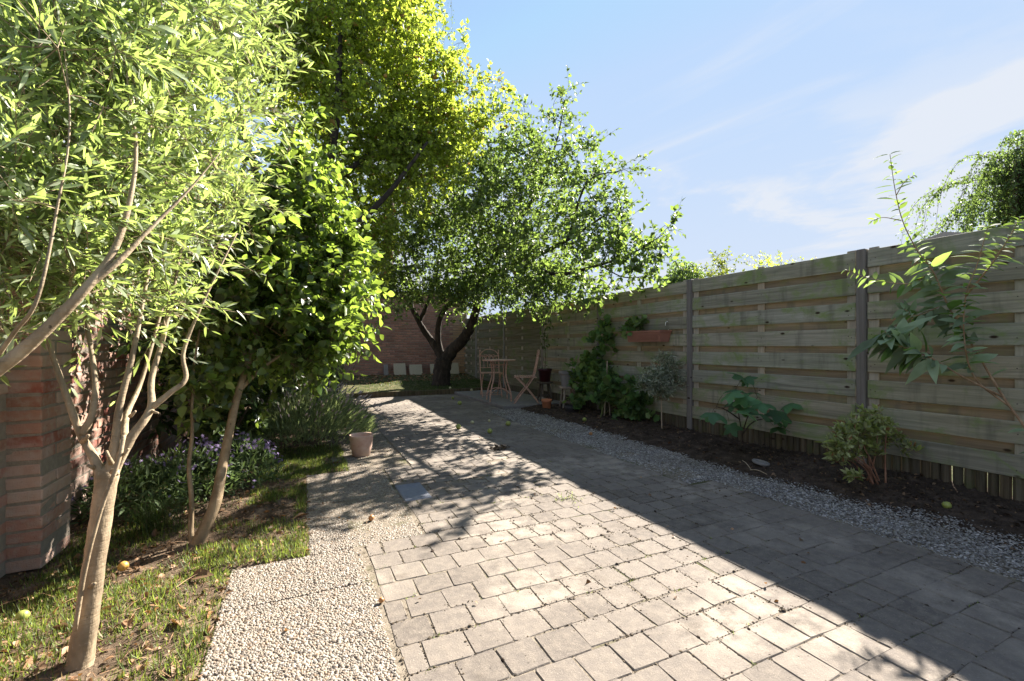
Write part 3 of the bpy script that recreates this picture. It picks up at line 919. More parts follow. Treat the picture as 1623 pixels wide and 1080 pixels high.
def twig_leaves(start, direc, length, nleaf, lsize, spread=.9, upbias=.7, wscale=1.0, sag=.15, g=rng, flop=.0, up=(0, 0, 1)):
    """leaves along twigs -> arrays P, L, N, S"""
    T = len(start)
    u = np.tile(np.linspace(.15, 1.0, nleaf), T)
    st = np.repeat(start, nleaf, 0); di = np.repeat(unit(direc), nleaf, 0); ln = np.repeat(length, nleaf)
    u = np.clip(u + g.normal(0, .04, len(u)), .05, 1.02)
    P = st + di * (ln * u)[:, None]; P[:, 2] -= sag * ln * u * u
    ref = unit(np.cross(di, g.normal(size=di.shape)))
    ref2 = np.cross(di, ref)
    a = g.random(len(u)) * 6.283
    side = ref * np.cos(a)[:, None] + ref2 * np.sin(a)[:, None]
    tip = (u > .93)[:, None]
    L = unit(di * np.where(tip, 1.0, .55) + side * np.where(tip, .35, spread) + np.array([0, 0, -flop]))
    N = np.array(up) * upbias + g.normal(0, .55, (len(u), 3))
    sz = lsize * np.exp(g.normal(0, .2, len(u))) * (1.1 - .35 * np.abs(u - .55))
    S = np.stack([sz, sz * wscale * np.exp(g.normal(0, .12, len(u))), sz], 1)
    return P, L, N, S

TWIG = [(0, 0, .5), (0, .433, -.25), (0, -.433, -.25), (1, 0, .2), (1, .17, -.1), (1, -.17, -.1)]
TWIG_F = [(0, 1, 4, 3), (1, 2, 5, 4), (2, 0, 3, 5)]
def twig_mesh(thing, name, start, direc, length, r, mat):
    n = len(start); loc = np.array(thing.location)
    d2 = unit(direc) ; d2 = d2.copy(); d2[:, 2] -= .12; 
    me = inst(name, TWIG, TWIG_F, start - loc, d2, np.tile([0.1, .3, 1.0], (n, 1)), np.stack([length, np.full(n, r), np.full(n, r)], 1))
    return link(name, me, mat, thing, 'stuff')

def grow(limbs, targets, g, wob=.10, rmin=.003, k_len=.011, steps=4):
    """limbs: [(pts, radii)], targets grown outward from the nearest wood. returns list of (pts, radii)"""
    nodes = []; rad = []
    for pts, rr in limbs:
        nodes += list(pts); rad += list(rr)
    nodes = np.array(nodes); rad = np.array(rad)
    out = []
    d0 = np.array([np.min(np.linalg.norm(nodes - t, axis=1)) for t in targets])
    for i in np.argsort(d0):
        t = targets[i]
        dist = np.linalg.norm(nodes - t, axis=1)
        j = int(np.argmin(dist)); Ld = dist[j]
        if Ld < .03: continue
        a = nodes[j]
        s = np.linspace(0, 1, steps + 1)[:, None]
        mid = g.normal(0, wob * Ld, 3) + np.array([0, 0, .10 * Ld])
        pts = a + (t - a) * s + mid * (4 * s * (1 - s)) * .7
        r0 = min(rad[j] * .8, rmin + k_len * Ld); r1 = max(rmin * .7, r0 * .45)
        rr = np.linspace(r0, r1, steps + 1)
        out.append((pts, rr))
        nodes = np.vstack([nodes, pts[1:]]); rad = np.append(rad, rr[1:])
    return out

def blob_points(blobs, n, g, shell=.45):
    w = np.array([b[3] ** 2 for b in blobs]); w = w / w.sum()
    k = g.choice(len(blobs), n, p=w)
    B = np.array([b[:4] for b in blobs])[k]
    r = g.random(n) ** shell
    sq = np.array([b[4] if len(b) > 4 else 1.0 for b in blobs])[k]
    d = rdir(n, g); d[:, 2] *= sq
    return B[:, :3] + d * (B[:, 3] * r)[:, None]

def blob(px, py, d, r, sq=1.0):
    return (*at(px, py, d), r, sq)

def limb(pts, r0, r1, m=6):
    p = smooth_line(pts, m); return p, np.linspace(r0, r1, len(p))

def wood(thing, limbs, branches, mat, ntrunk=12, jit=.05, name='trunk', bname='branch'):
    g = Geo()
    p, r = limbs[0]
    g.tube(p, r, ntrunk, jit); g.build(name, mat, thing, True)
    for p, r in limbs[1:]:
        gg = Geo(); gg.tube(p, r, max(6, ntrunk - 4), jit); gg.build(bname, mat, thing, True)
    g = Geo()
    for p, r in branches: g.tube(p, r, 5, 0, False)
    if g.n: g.build('twig', mat, thing, True, 'stuff')

# ---------------------------------------------------------------- foreground olive
g1 = np.random.default_rng(21)
D = 1.55
ol = empty('olive_tree', gnd(125, 1052), 'young olive tree with smooth pale trunk and silvery leaves in the left foreground', 'tree')
tr = [at(125, 1060, 1.53), at(127, 1046, 1.53), at(136, 990, 1.53), at(148, 900, 1.54), at(160, 820, 1.56), at(168, 762, 1.58), at(172, 738, 1.585)]
p = smooth_line(tr, 5); rr = np.interp(np.linspace(0, 1, len(p)), [0, .05, .16, .5, .78, .86, .93, 1], [.078, .050, .037, .031, .031, .034, .029, .013])
limbs = [(p, rr)]
f0 = at(163, 800, 1.57)
limbs.append(limb([f0, at(160, 760, 1.565), at(148, 725, 1.57), at(128, 690, 1.56), at(104, 625, 1.55), at(82, 560, 1.55), at(62, 480, 1.56), at(40, 390, 1.6)], .0185, .003))
limbs.append(limb([at(128, 690, 1.56), at(146, 655, 1.57), at(150, 600, 1.6), at(140, 530, 1.66), at(128, 440, 1.72), at(120, 330, 1.8)], .0125, .003))
limbs.append(limb([f0, at(172, 755, 1.575), at(182, 700, 1.6), at(190, 640, 1.62), at(208, 570, 1.66), at(222, 500, 1.72), at(240, 400, 1.82), at(262, 290, 1.92)], .0175, .003))
limbs.append(limb([f0, at(178, 752, 1.59), at(207, 695, 1.62), at(238, 648, 1.68), at(240, 600, 1.74), at(262, 520, 1.84), at(282, 420, 1.98), at(300, 300, 2.1)], .0205, .003))
limbs.append(limb([at(238, 648, 1.68), at(270, 622, 1.72), at(294, 600, 1.76), at(290, 560, 1.8), at(312, 500, 1.86), at(345, 430, 1.95), at(375, 370, 2.05)], .0115, .003))
limbs.append(limb([at(198, 715, 1.64), at(200, 660, 1.75), at(225, 600, 1.9), at(262, 470, 2.1), at(290, 380, 2.3)], .0125, .003))
OB = [blob(230, 130, 2.1, .50), blob(290, 240, 2.2, .40), blob(180, 240, 1.95, .46), blob(310, 330, 2.2, .28), blob(120, 120, 2.0, .5), blob(330, 100, 2.3, .34), blob(240, 380, 2.0, .32, .7), blob(290, 10, 2.4, .45), blob(150, 400, 1.85, .32, .6), blob(190, 480, 1.75, .24, .5), blob(400, 170, 2.6, .16), blob(100, 430, 1.75, .26, .6), blob(90, 300, 1.8, .34), blob(230, 300, 2.0, .36), blob(370, 60, 2.6, .24), blob(200, 20, 2.1, .4), blob(340, 390, 2.1, .14), blob(280, 500, 1.9, .12)]
T = blob_points(OB, 400, g1)
br = grow(limbs, T, g1, .12, .0032, .012)
wood(ol, limbs, br, MAT['bark_olive'], 18, .055)
st = np.repeat(T, 4, 0); dr = unit(rdir(len(st), g1) + np.array([0.15, 0, .55])); ln = .18 + .22 * g1.random(len(st))
lo = ((.0, 0, 0),)
P, L, N, S = twig_leaves(st, dr, ln, 13, .055, .48, .45, .92, .10, g1)
leaf_objects(ol, 'leaf', [leaf_fine(.21, .3, .10), leaf_fine(.18, .35, .02), leaf_fine(.23, .2, .2)], MAT['leaf_olive'], P, L, N, S, 300, coarse=leaf_lance(.20, .3, .12))
twig_mesh(ol, 'fine_twig', st, dr, ln, .0036, MAT['bark_olive'])
for (px, py, d, ex, ey, r_) in [(176, 735, 1.55, 168, 715, .006), (190, 728, 1.55, 203, 712, .005), (150, 742, 1.54, 138, 738, .006), (181, 748, 1.54, 186, 752, .009), (206, 660, 1.58, 214, 652, .005), (131, 700, 1.53, 140, 690, .006), (239, 652, 1.66, 250, 655, .005), (143, 930, 1.50, 150, 925, .007)]:
    Geo().tube([at(px, py, d + .02), at((px + ex) / 2, (py + ey) / 2, d), at(ex, ey, d - .01)], [r_ * 1.5, r_, r_ * .7], 7, .1).build('stub', MAT['bark_olive'], ol, True)
# thin cane tied to the trunk
ck = tag(Geo().tube(smooth_line([at(118, 1000, 1.48), at(135, 900, 1.485), at(158, 812, 1.50), at(186, 735, 1.53), at(196, 690, 1.56)], 5), .0068, 8, .05).build('cane', MAT['bark_olive'], None, True), 'bent pale stick leaning against the pale olive trunk', 'stick')

# ---------------------------------------------------------------- second olive leaning in from the left edge
ol2 = empty('olive_tree', at(-330, 1000, 1.25) * np.array([1, 1, 0]), 'olive tree leaning in from the left edge with thick bare limbs', 'tree')
b2 = np.array(ol2.location)
e0 = at(-40, 615, 1.25)
limbs = [limb([b2, b2 + (e0 - b2) * np.array([.25, .25, .45]), b2 + (e0 - b2) * np.array([.65, .65, .8]), e0, at(30, 560, 1.27), at(85, 510, 1.30), at(140, 452, 1.34), at(180, 398, 1.40), at(205, 320, 1.48), at(215, 230, 1.56), at(200, 120, 1.65)], .027, .003)]
limbs.append(limb([at(140, 452, 1.34), at(190, 412, 1.4), at(240, 360, 1.5), at(300, 300, 1.62), at(350, 240, 1.75)], .011, .0015))
limbs.append(limb([e0, at(20, 530, 1.2), at(60, 470, 1.18), at(90, 330, 1.25), at(110, 200, 1.3), at(100, 60, 1.4)], .006, .0015))
OB2 = [blob(40, 150, 1.45, .42), blob(110, 60, 1.6, .42), blob(-10, 320, 1.4, .34), blob(180, 170, 1.65, .30), blob(60, 340, 1.5, .24), blob(110, 450, 1.5, .18, .5), blob(230, 60, 1.8, .4), blob(40, 430, 1.5, .2, .6), blob(150, 300, 1.6, .28), blob(20, 520, 1.45, .12, .5)]
T = blob_points(OB2, 270, g1)
q = (T - CAMP); dd = q @ FWD; T = T[dd > 1.0]
br = grow(limbs, T, g1, .10, .002, .008)
wood(ol2, limbs, br, MAT['bark_olive'], 14, .03)
st = np.repeat(T, 3, 0); dr = unit(rdir(len(st), g1) + np.array([.25, -.05, .4])); ln = .13 + .12 * g1.random(len(st))
P, L, N, S = twig_leaves(st, dr, ln, 12, .057, .48, .45, .92, .08, g1)
k = ((P - CAMP) @ FWD) > 1.12; P, L, N, S = P[k], L[k], N[k], S[k]
leaf_objects(ol2, 'leaf', [leaf_fine(.22, .3, .10), leaf_fine(.19, .35, .02), leaf_fine(.24, .2, .2)], MAT['leaf_olive'], P, L, N, S, 300, coarse=leaf_lance(.20, .3, .12))
twig_mesh(ol2, 'fine_twig', st, dr, ln, .0034, MAT['bark_olive'])

# ---------------------------------------------------------------- pear tree
g2 = np.random.default_rng(33)
pe = empty('pear_tree', gnd(311, 862), 'slim pear tree with round glossy leaves and a leaning stem beside the lawn', 'tree')
limbs = [limb([at(311, 870, 2.48), at(318, 850, 2.49), at(340, 800, 2.55), at(352, 740, 2.65), at(366, 670, 2.76), at(378, 620, 2.85), at(398, 560, 3.0), at(420, 480, 3.2), at(440, 380, 3.35), at(455, 250, 3.5), at(468, 190, 3.6)], .036, .006)]
limbs.append(limb([at(306, 868, 2.47), at(302, 840, 2.5), at(303, 790, 2.52), at(299, 740, 2.56), at(304, 690, 2.6), at(304, 640, 2.65), at(310, 560, 2.75), at(330, 450, 2.9)], .016, .005))
limbs.append(limb([at(378, 620, 2.85), at(420, 580, 3.0), at(480, 540, 3.2), at(540, 500, 3.3)], .014, .005))
limbs.append(limb([at(392, 575, 2.95), at(370, 500, 3.05), at(360, 400, 3.2), at(370, 300, 3.4)], .014, .005))
PB = [blob(380, 470, 3.15, .50), blob(450, 430, 3.3, .55), blob(500, 490, 3.3, .38), blob(545, 470, 3.35, .24), blob(400, 340, 3.3, .50), blob(470, 330, 3.5, .36), blob(330, 530, 2.9, .26), blob(430, 550, 3.15, .30), blob(540, 390, 3.45, .18), blob(470, 250, 3.6, .26), blob(480, 200, 3.7, .12), blob(500, 310, 3.6, .22), blob(530, 350, 3.6, .15), blob(560, 420, 3.5, .14), blob(490, 570, 3.25, .22), blob(310, 610, 2.75, .14), blob(300, 430, 3.1, .4), blob(555, 530, 3.3, .16), blob(530, 430, 3.4, .24), blob(510, 550, 3.3, .22), blob(320, 655, 2.7, .07)]
T = blob_points(PB, 560, g2)
br = grow(limbs, T, g2, .10, .0025, .008)
wood(pe, limbs, br, MAT['bark_pear'], 12, .04)
st = np.repeat(T, 3, 0); dr = unit(rdir(len(st), g2) + np.array([0.15, -.1, .2])); ln = .12 + .16 * g2.random(len(st))
P, L, N, S = twig_leaves(st, dr, ln, 8, .058, .9, .5, 1.0, .12, g2, .35)
leaf_objects(pe, 'leaf', [leaf_fine(.72, .35, .25, .4), leaf_fine(.66, .25, .35, .4), leaf_fine(.78, .45, .1, .4)], MAT['leaf_pear'], P, L, N, S, 300, coarse=leaf_fine(.7, .35, .25, .4))
twig_mesh(pe, 'fine_twig', st, dr, ln, .003, MAT['bark_pear'])

# ---------------------------------------------------------------- big apple tree at the end
g3 = np.random.default_rng(44)
def add_apples(thing, P, n, mats, g, size=.035):
    loc = np.array(thing.location)
    me = {}
    for i in range(n):
        mk = mats[i % len(mats)]
        if mk not in me: gg = Geo(); gg.add(*APPLE); me[mk] = gg.mesh('apple', True, MAT[mk])
        o = link('apple', me[mk], None, thing); o.location = Vector(P[i] - loc); s = size * (.85 + .3 * g.random()); o.scale = (s, s, s)
APPLE = lathe([(.03, -.80), (.35, -.92), (.72, -.72), (.95, -.25), (1.0, .12), (.88, .58), (.55, .86), (.25, .84), (.05, .70)], 12)
ap = empty('apple_tree', (*gnd(698, 610, .15)[:2], .15), 'old apple tree with forked dark trunk and wide crown before the brick wall', 'tree')
dA = 11.0
limbs = [limb([at(699, 618, dA), at(699, 606, dA), at(700, 588, dA), at(703, 570, dA)], .27, .21, 5)]
limbs[0] = (limbs[0][0], np.interp(np.linspace(0, 1, len(limbs[0][0])), [0, .35, 1], [.30, .215, .20]))
limbs.append(limb([at(703, 575, dA), at(716, 556, dA), at(732, 540, 10.8), at(747, 515, 10.6), at(755, 488, 10.4), at(765, 440, 10.1), at(800, 380, 9.6), at(850, 310, 8.4)], .17, .04))
limbs.append(limb([at(701, 572, dA), at(686, 545, dA), at(670, 522, 10.9), at(660, 503, 10.8), at(652, 487, 10.7), at(650, 460, 10.5), at(640, 400, 10.2)], .095, .03))
limbs.append(limb([at(664, 510, 10.85), at(674, 488, 10.9), at(690, 440, 10.9), at(700, 360, 10.9)], .06, .02))
limbs.append(limb([at(702, 570, dA), at(694, 540, dA), at(697, 505, 10.9), at(714, 480, 10.7), at(735, 464, 10.5), at(760, 400, 10.0), at(760, 300, 9.6)], .085, .03))
limbs.append(limb([at(765, 440, 10.1), at(830, 415, 8.8), at(900, 380, 7.3), at(960, 340, 6.6)], .06, .012))
limbs.append(limb([at(830, 415, 8.8), at(880, 435, 7.6), at(950, 420, 6.7), at(1005, 400, 6.4), at(1050, 372, 6.2)], .04, .005))
limbs.append(limb([at(950, 420, 6.7), at(990, 440, 6.5), at(1040, 435, 6.3)], .012, .004))
limbs.append(limb([at(850, 310, 8.4), at(880, 230, 8.2), at(895, 160, 8.1)], .03, .005))
limbs.append(limb([at(900, 380, 7.3), at(930, 290, 7.0), at(985, 270, 6.8)], .025, .005))
AB = [blob(760, 300, 9.6, 1.7), blob(700, 390, 10.2, 1.45), blob(640, 420, 10.0, .9), blob(790, 420, 9.2, 1.1, .8), blob(830, 330, 8.4, 1.2), blob(860, 420, 7.6, .85, .8), blob(900, 350, 7.0, .70), blob(935, 405, 6.5, .50, .7), blob(740, 440, 10.2, .8, .6), blob(810, 240, 9.0, .95), blob(690, 270, 9.6, 1.3), blob(620, 350, 9.5, 1.1), blob(850, 440, 8.2, .7, .6), blob(950, 340, 6.6, .42), blob(890, 290, 7.4, .5), blob(970, 390, 6.3, .3, .8), blob(790, 462, 9.0, .6, .6), blob(860, 462, 8.0, .5, .5), blob(735, 468, 10.0, .6, .6), blob(640, 462, 9.8, .7, .6), blob(600, 440, 9.6, .7, .7), blob(920, 445, 7.2, .4, .6), blob(700, 460, 9.4, .5, .6)]
Tm = blob_points(AB, 1230, g3)
spr = []   # open sprays at the sunny edge
for (px, py, d) in [(880, 165, 8.9), (897, 150, 8.9), (905, 180, 8.9), (870, 195, 8.9), (925, 215, 8.7), (940, 225, 8.6), (910, 230, 8.8), (960, 270, 8.4), (985, 268, 8.3), (995, 275, 8.2), (940, 280, 8.4), (970, 310, 8.2), (985, 330, 8.0), (990, 350, 8.0), (1000, 390, 7.6), (1020, 385, 7.4), (1040, 378, 7.3), (1058, 370, 7.2), (1010, 400, 7.5), (1020, 432, 7.3), (1040, 432, 7.2), (1000, 440, 7.5), (1030, 410, 7.3), (850, 230, 9.0), (860, 270, 9.0), (975, 370, 7.9), (1000, 425, 7.5), (900, 200, 8.9), (960, 455, 7.9), (940, 462, 8.0), (905, 472, 8.6), (870, 484, 8.9), (830, 486, 9.4), (800, 488, 9.8), (770, 490, 10), (735, 492, 10), (640, 492, 9.6), (610, 490, 9.6)]:
    for _ in range(2): spr.append(at(px, py, d - (1.1 if px > 920 else .8)) + g3.normal(0, .05, 3))
spr = np.array(spr)
T = np.vstack([Tm, spr])
keep = T[:, 2] > 1.72
T = T[keep]
br = grow(limbs, T, g3, .12, .005, .013)
wood(ap, limbs, br, MAT['bark_apple'], 16, .09)
st = np.repeat(T, 4, 0) + g3.normal(0, .05, (len(T) * 4, 3)); dr = unit(rdir(len(st), g3) + np.array([.05, -.1, .15])); ln = .20 + .22 * g3.random(len(st))
P, L, N, S = twig_leaves(st, dr, ln, 8, .078, .85, .5, 1.1, .2, g3, .25)
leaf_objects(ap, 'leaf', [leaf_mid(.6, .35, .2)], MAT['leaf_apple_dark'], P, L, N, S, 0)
twig_mesh(ap, 'fine_twig', st, dr, ln, .006, MAT['bark_apple'])
add_apples(ap, st[g3.permutation(len(st))[:26]] + np.array([0, 0, -.12]), 26, ['apple_green', 'apple_red', 'apple_green'], g3, .038)

# ---------------------------------------------------------------- second apple tree, tall crown on the left
ap2 = empty('apple_tree', (-.35, 6.7, 0), 'tall sunlit yellow green apple tree rising behind the pear tree on the left', 'tree')
limbs = [limb([(-.35, 6.7, -.05), (-.3, 6.7, .8), (-.15, 6.8, 1.6), (.05, 6.85, 2.4), (.3, 6.9, 3.4), (.45, 6.95, 4.6), (.5, 7.0, 5.8)], .15, .03)]
limbs.append(limb([(-.15, 6.8, 1.7), (.5, 6.6, 2.6), (1.1, 6.5, 3.3), (1.7, 6.6, 4.2)], .07, .02))
limbs.append(limb([(.05, 6.85, 2.4), (-.5, 6.6, 3.2), (-.8, 6.5, 4.4)], .07, .02))
limbs.append(limb([(.3, 6.9, 3.4), (1.0, 7.2, 4.2), (1.5, 7.4, 5.0)], .05, .015))
AB2 = [blob(470, 120, 7.0, 1.0), blob(560, 60, 7.2, 1.2), blob(640, 120, 7.4, .95), blob(560, 190, 6.9, 1.0), blob(660, 220, 7.2, .75), blob(610, 290, 7.0, .75), blob(520, 310, 7.2, .8), blob(690, 160, 7.6, .65), blob(480, 0, 7.4, 1.1), blob(620, 0, 7.6, .9), blob(700, 250, 7.6, .55), blob(540, 420, 7.4, .7), blob(420, 60, 7.0, 1.0), blob(480, 430, 7.2, .8), blob(740, 200, 7.9, .45), blob(590, 380, 7.2, .45)]
T = blob_points(AB2, 1500, g3)
spr = np.array([at(px, py, d) + g3.normal(0, .05, 3) for (px, py, d) in [(735, 75, 7.4), (700, 90, 7.4), (720, 100, 7.4), (760, 130, 7.6), (780, 150, 7.6), (740, 120, 7.6), (790, 130, 7.7), (770, 190, 7.8), (800, 180, 7.9)] for _ in range(2)])
T = np.vstack([T, spr])
br = grow(limbs, T, g3, .12, .004, .012)
wood(ap2, limbs, br, MAT['bark_apple'], 12, .08)
st = np.repeat(T, 4, 0) + g3.normal(0, .05, (len(T) * 4, 3)); dr = unit(rdir(len(st), g3) + np.array([.15, -.1, .2])); ln = .16 + .2 * g3.random(len(st))
P, L, N, S = twig_leaves(st, dr, ln, 10, .072, .85, .5, 1.1, .15, g3, .2)
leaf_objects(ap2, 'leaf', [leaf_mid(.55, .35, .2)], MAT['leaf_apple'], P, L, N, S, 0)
twig_mesh(ap2, 'fine_twig', st, dr, ln, .005, MAT['bark_apple'])
add_apples(ap2, st[g3.permutation(len(st))[:30]] + np.array([0, 0, -.1]), 30, ['apple_red', 'apple_green'], g3, .035)

# ---------------------------------------------------------------- dark evergreen shrubs behind the pear
def shrub(name, label, cat, base, blobs, n, twigs, nleaf, lsize, tmpl, matk, bark, seed, tl=(.12, .2), up=.25, wsc=1.0, group=None, stems=5, kk=.010, n_ind=0, spread=.9, tr=.004, sag=.15, upb=.6, flop=.15):
    g = np.random.default_rng(seed)
    o = empty(name, base, label, cat, group)
    base = np.array(base, float)
    T = blob_points(blobs, n, g)
    T = T[T[:, 2] > base[2] + .06]
    cen = np.mean(np.array([b[:3] for b in blobs]), 0)
    limbs = []
    for s in range(stems):
        t = T[g.integers(len(T))] if stems > 1 else T[np.argmin(np.linalg.norm(T - cen, axis=1))]
        b0 = base + np.array([g.normal(0, .03), g.normal(0, .03), -.03])
        limbs.append(limb([b0, (b0 * .6 + t * .4 if stems > 1 else np.array([b0[0] * .85 + t[0] * .15, b0[1] * .85 + t[1] * .15, b0[2] * .45 + t[2] * .55])) + np.array([0, 0, .05]) + g.normal(0, .03 if stems > 1 else .008, 3), t], kk * 1.6, kk * .4, 5))
    br = grow(limbs, T, g, .1, kk * .25, kk * .8)
    gg = Geo()
    for p, r in limbs: gg.tube(p, r, 6, .05)
    gg.build('stem', MAT[bark], o, True)
    gg = Geo()
    for p, r in br: gg.tube(p, r, 4, 0, False)
    gg.build('twig', MAT[bark], o, True, 'stuff')
    st = np.repeat(T, twigs, 0); dr = unit(rdir(len(st), g) + np.array([0, 0, up])); ln = tl[0] + (tl[1] - tl[0]) * g.random(len(st))
    P, L, N, S = twig_leaves(st, dr, ln, nleaf, lsize, spread, upb, wsc, sag, g, flop)
    k = P[:, 2] > base[2] + .01
    leaf_objects(o, 'leaf', tmpl, MAT[matk], P[k], L[k], N[k], S[k], n_ind)
    twig_mesh(o, 'fine_twig', st, dr, ln, tr, MAT[bark])
    return o

shrub('laurel_bush', 'dark green leafy bush in the shade behind the purple flowers', 'bush', (-.75, 5.0, 0), [(-.8, 5.0, .7, .55), (-.5, 5.3, 1.1, .55), (-.9, 4.7, 1.2, .5), (-.7, 5.5, 1.7, .55)], 240, 4, 8, .085, [leaf_mid(.5, .3, .2)], 'leaf_laurel', 'bark_dark', 51)
shrub('laurel_bush', 'dark glossy evergreen bush behind the lavender', 'bush', (-.25, 6.6, 0), [(-.3, 6.5, .6, .5), (.0, 6.8, .9, .45), (-.2, 6.9, 1.5, .55), (.1, 7.2, 1.9, .5), (-.6, 6.6, 1.3, .5)], 260, 4, 8, .085, [leaf_mid(.5, .3, .2)], 'leaf_laurel', 'bark_dark', 52)
shrub('hazel_bush', 'tall light green bush growing beyond the old brick garden wall', 'bush', (-2.5, 4.6, 0), [(-2.4, 4.2, 2.4, .8), (-2.3, 5.0, 3.0, .9), (-2.6, 3.4, 2.2, .7), (-2.6, 4.4, 3.9, .8), (-2.2, 5.8, 2.4, .8), (-2.4, 3.2, 3.2, .7), (-1.9, 6.2, 3.6, .9)], 420, 4, 8, .075, [leaf_mid(.65, .3, .2)], 'leaf_hedge', 'bark_dark', 53, kk=.02)

# ---------------------------------------------------------------- ribbons: pampas grass
BL = [(0, -.5, 0), (0, .5, 0), (.33, -.45, .0), (.33, .45, .0), (.7, -.3, 0), (.7, .3, 0), (1, 0, 0)]
def ribbons(g, base, n, h, out, w, upr=.5):
    """arching blades as one mesh (7-point ribbons)"""
    G = Geo(); 
    for i in range(n):
        a = g.random() * 6.283; o_ = np.array([math.cos(a), math.sin(a), 0]) * out * (.25 + .75 * g.random()); hh = h * (.55 + .45 * g.random())
        b = base + np.array([g.normal(0, .06), g.normal(0, .06), 0])
        s = np.linspace(0, 1, 7)
        pts = b + o_ * (s ** 1.7)[:, None] + np.array([0, 0, 1])[None] * (hh * (1.55 * s - .75 * s ** 2.6))[:, None]
        sd = np.array([-math.sin(a), math.cos(a), 0]) * w * (.6 + .6 * g.random())
        prof = np.array([.8, 1, 1, .9, .7, .4, .05])[:, None]
        V = np.vstack([pts - sd * prof, pts + sd * prof]); F = [(k, k + 1, 7 + k + 1, 7 + k) for k in range(6)]
        G.add(V, F)
    return G
pg = empty('pampas_grass', (.42, 7.75, 0), 'tall clump of arching dark grass blades leaning over the path', 'grass clump')
ribbons(np.random.default_rng(61), np.array([.42, 7.75, 0.]), 190, 1.55, 1.15, .006).build('blade', MAT['reed'], pg, True, 'stuff')

# ---------------------------------------------------------------- lavender
lv = empty('lavender_bush', (.08, 5.5, 0), 'rounded lavender bush with faded flower spikes behind the pale terracotta pot', 'lavender')
gl = np.random.default_rng(62)
n = 9000
base = np.array([.08, 5.5, 0.])
u = gl.random(n) ** .5 * .66; a = gl.random(n) * 6.283
hd = np.stack([u * np.cos(a), u * np.sin(a) * .85, 0.56 * np.sqrt(np.clip(1 - (u / .69) ** 2, 0, 1)) * (.15 + .85 * gl.random(n) ** .5)], 1)
P = base + hd; Lr = unit(hd * np.array([1, 1, .7]) + np.array([.10, 0, .45]) + gl.normal(0, .25, (n, 3)))
me = inst('foliage', *leaf_mid(.13, .3, .05), P - base, Lr, gl.normal(0, 1, (n, 3)), np.repeat((.085 * np.exp(gl.normal(0, .2, n)))[:, None], 3, 1), True)
link('foliage', me, MAT['lavender'], lv, 'stuff')
n = 330
u = gl.random(n) ** .6 * .62; a = gl.random(n) * 6.283
top = np.stack([u * np.cos(a), u * np.sin(a) * .85, 0.54 * np.sqrt(np.clip(1 - (u / .69) ** 2, 0, 1))], 1)
dr = unit(top * np.array([.9, .9, .4]) + np.array([.22, -.05, .45]) + gl.normal(0, .1, (n, 3))); ln = .14 + .12 * gl.random(n)
twig_mesh(lv, 'flower_stem', base + top * .9, dr, ln, .0035, MAT['stem_green'])
SP = []
for z, rr in ((0, .3), (.35, 1), (.75, .8)):
    for q in range(5): SP.append((z, rr * math.cos(q * 1.2566), rr * math.sin(q * 1.2566)))
SP.append((1.0, 0, 0)); SPF = [(q, (q + 1) % 5, 5 + (q + 1) % 5, 5 + q) for q in range(5)] + [(5 + q, 5 + (q + 1) % 5, 10 + (q + 1) % 5, 10 + q) for q in range(5)] + [(10 + q, 10 + (q + 1) % 5, 15) for q in range(5)]
d2 = dr.copy(); d2[:, 2] -= .12; d2 = unit(d2)
me = inst('flower_spike', SP, SPF, top * .9 + d2 * (ln * .95)[:, None], d2, np.tile([0, .3, 1.], (n, 1)), np.stack([.05 + .02 * gl.random(n), np.full(n, .0075), np.full(n, .0075)], 1))
link('flower_spike', me, MAT['lav_flower'], lv, 'stuff')

# ---------------------------------------------------------------- asters
STAR = [(0, 0, .1)] + [((1 if q % 2 == 0 else .45) * math.cos(q * math.pi / 8), (1 if q % 2 == 0 else .45) * math.sin(q * math.pi / 8), 0) for q in range(16)]
STAR_F = [(0, 1 + q, 1 + (q + 1) % 16) for q in range(16)]
def aster(base, r, h, seed, label, nf):
    g = np.random.default_rng(seed); base = np.array(base, float)
    o = empty('aster_plant', base, label, 'flowers', 'purple asters under the pear tree')
    n = 1500
    u = g.random(n) ** .5 * r; a = g.random(n) * 6.283
    hd = np.stack([u * np.cos(a), u * np.sin(a), h * np.sqrt(np.clip(1 - (u / r / 1.05) ** 2, 0, 1)) * g.random(n) ** .6], 1)
    Lr = unit(hd * np.array([1, 1, .5]) + np.array([0, 0, .2]) + g.normal(0, .3, (n, 3)))
    link('foliage', inst('foliage', *leaf_mid(.22, .3, .1), hd, Lr, np.array([0, 0, 1.]) + g.normal(0, .6, (n, 3)), np.repeat((.06 * np.exp(g.normal(0, .25, n)))[:, None], 3, 1), True), MAT['aster_leaf'], o, 'stuff')
    u = g.random(nf) ** .5 * r; a = g.random(nf) * 6.283
    # flowers gather in sprays
    kx = g.integers(0, 14, nf); ca = np.random.default_rng(seed + 1).random((14, 2))
    uu = np.sqrt(ca[kx, 0]) * r; aa = ca[kx, 1] * 6.283
    X = uu * np.cos(aa) + g.normal(0, .045, nf); Y = uu * np.sin(aa) + g.normal(0, .045, nf)
    Z = h * np.sqrt(np.clip(1 - (np.hypot(X, Y) / r / 1.15) ** 2, .02, 1)) + g.normal(0, .03, nf) + .02
    me = inst('flower', STAR, STAR_F, np.stack([X, Y, Z], 1), rdir(nf, g), np.array([.3, -.4, .8]) + g.normal(0, .4, (nf, 3)), np.repeat((.016 * np.exp(g.normal(0, .15, nf)))[:, None], 3, 1))
    link('flower', me, MAT['aster'], o, 'stuff')
aster((-1.0, 3.78, 0), .30, .32, 71, 'purple aster clump nearest the pale olive trunk', 80)
aster((-.74, 3.92, 0), .32, .36, 72, 'purple aster clump between the two pear stems', 110)
aster((-.46, 4.12, 0), .28, .36, 73, 'purple aster clump right of the leaning pear stem', 120)
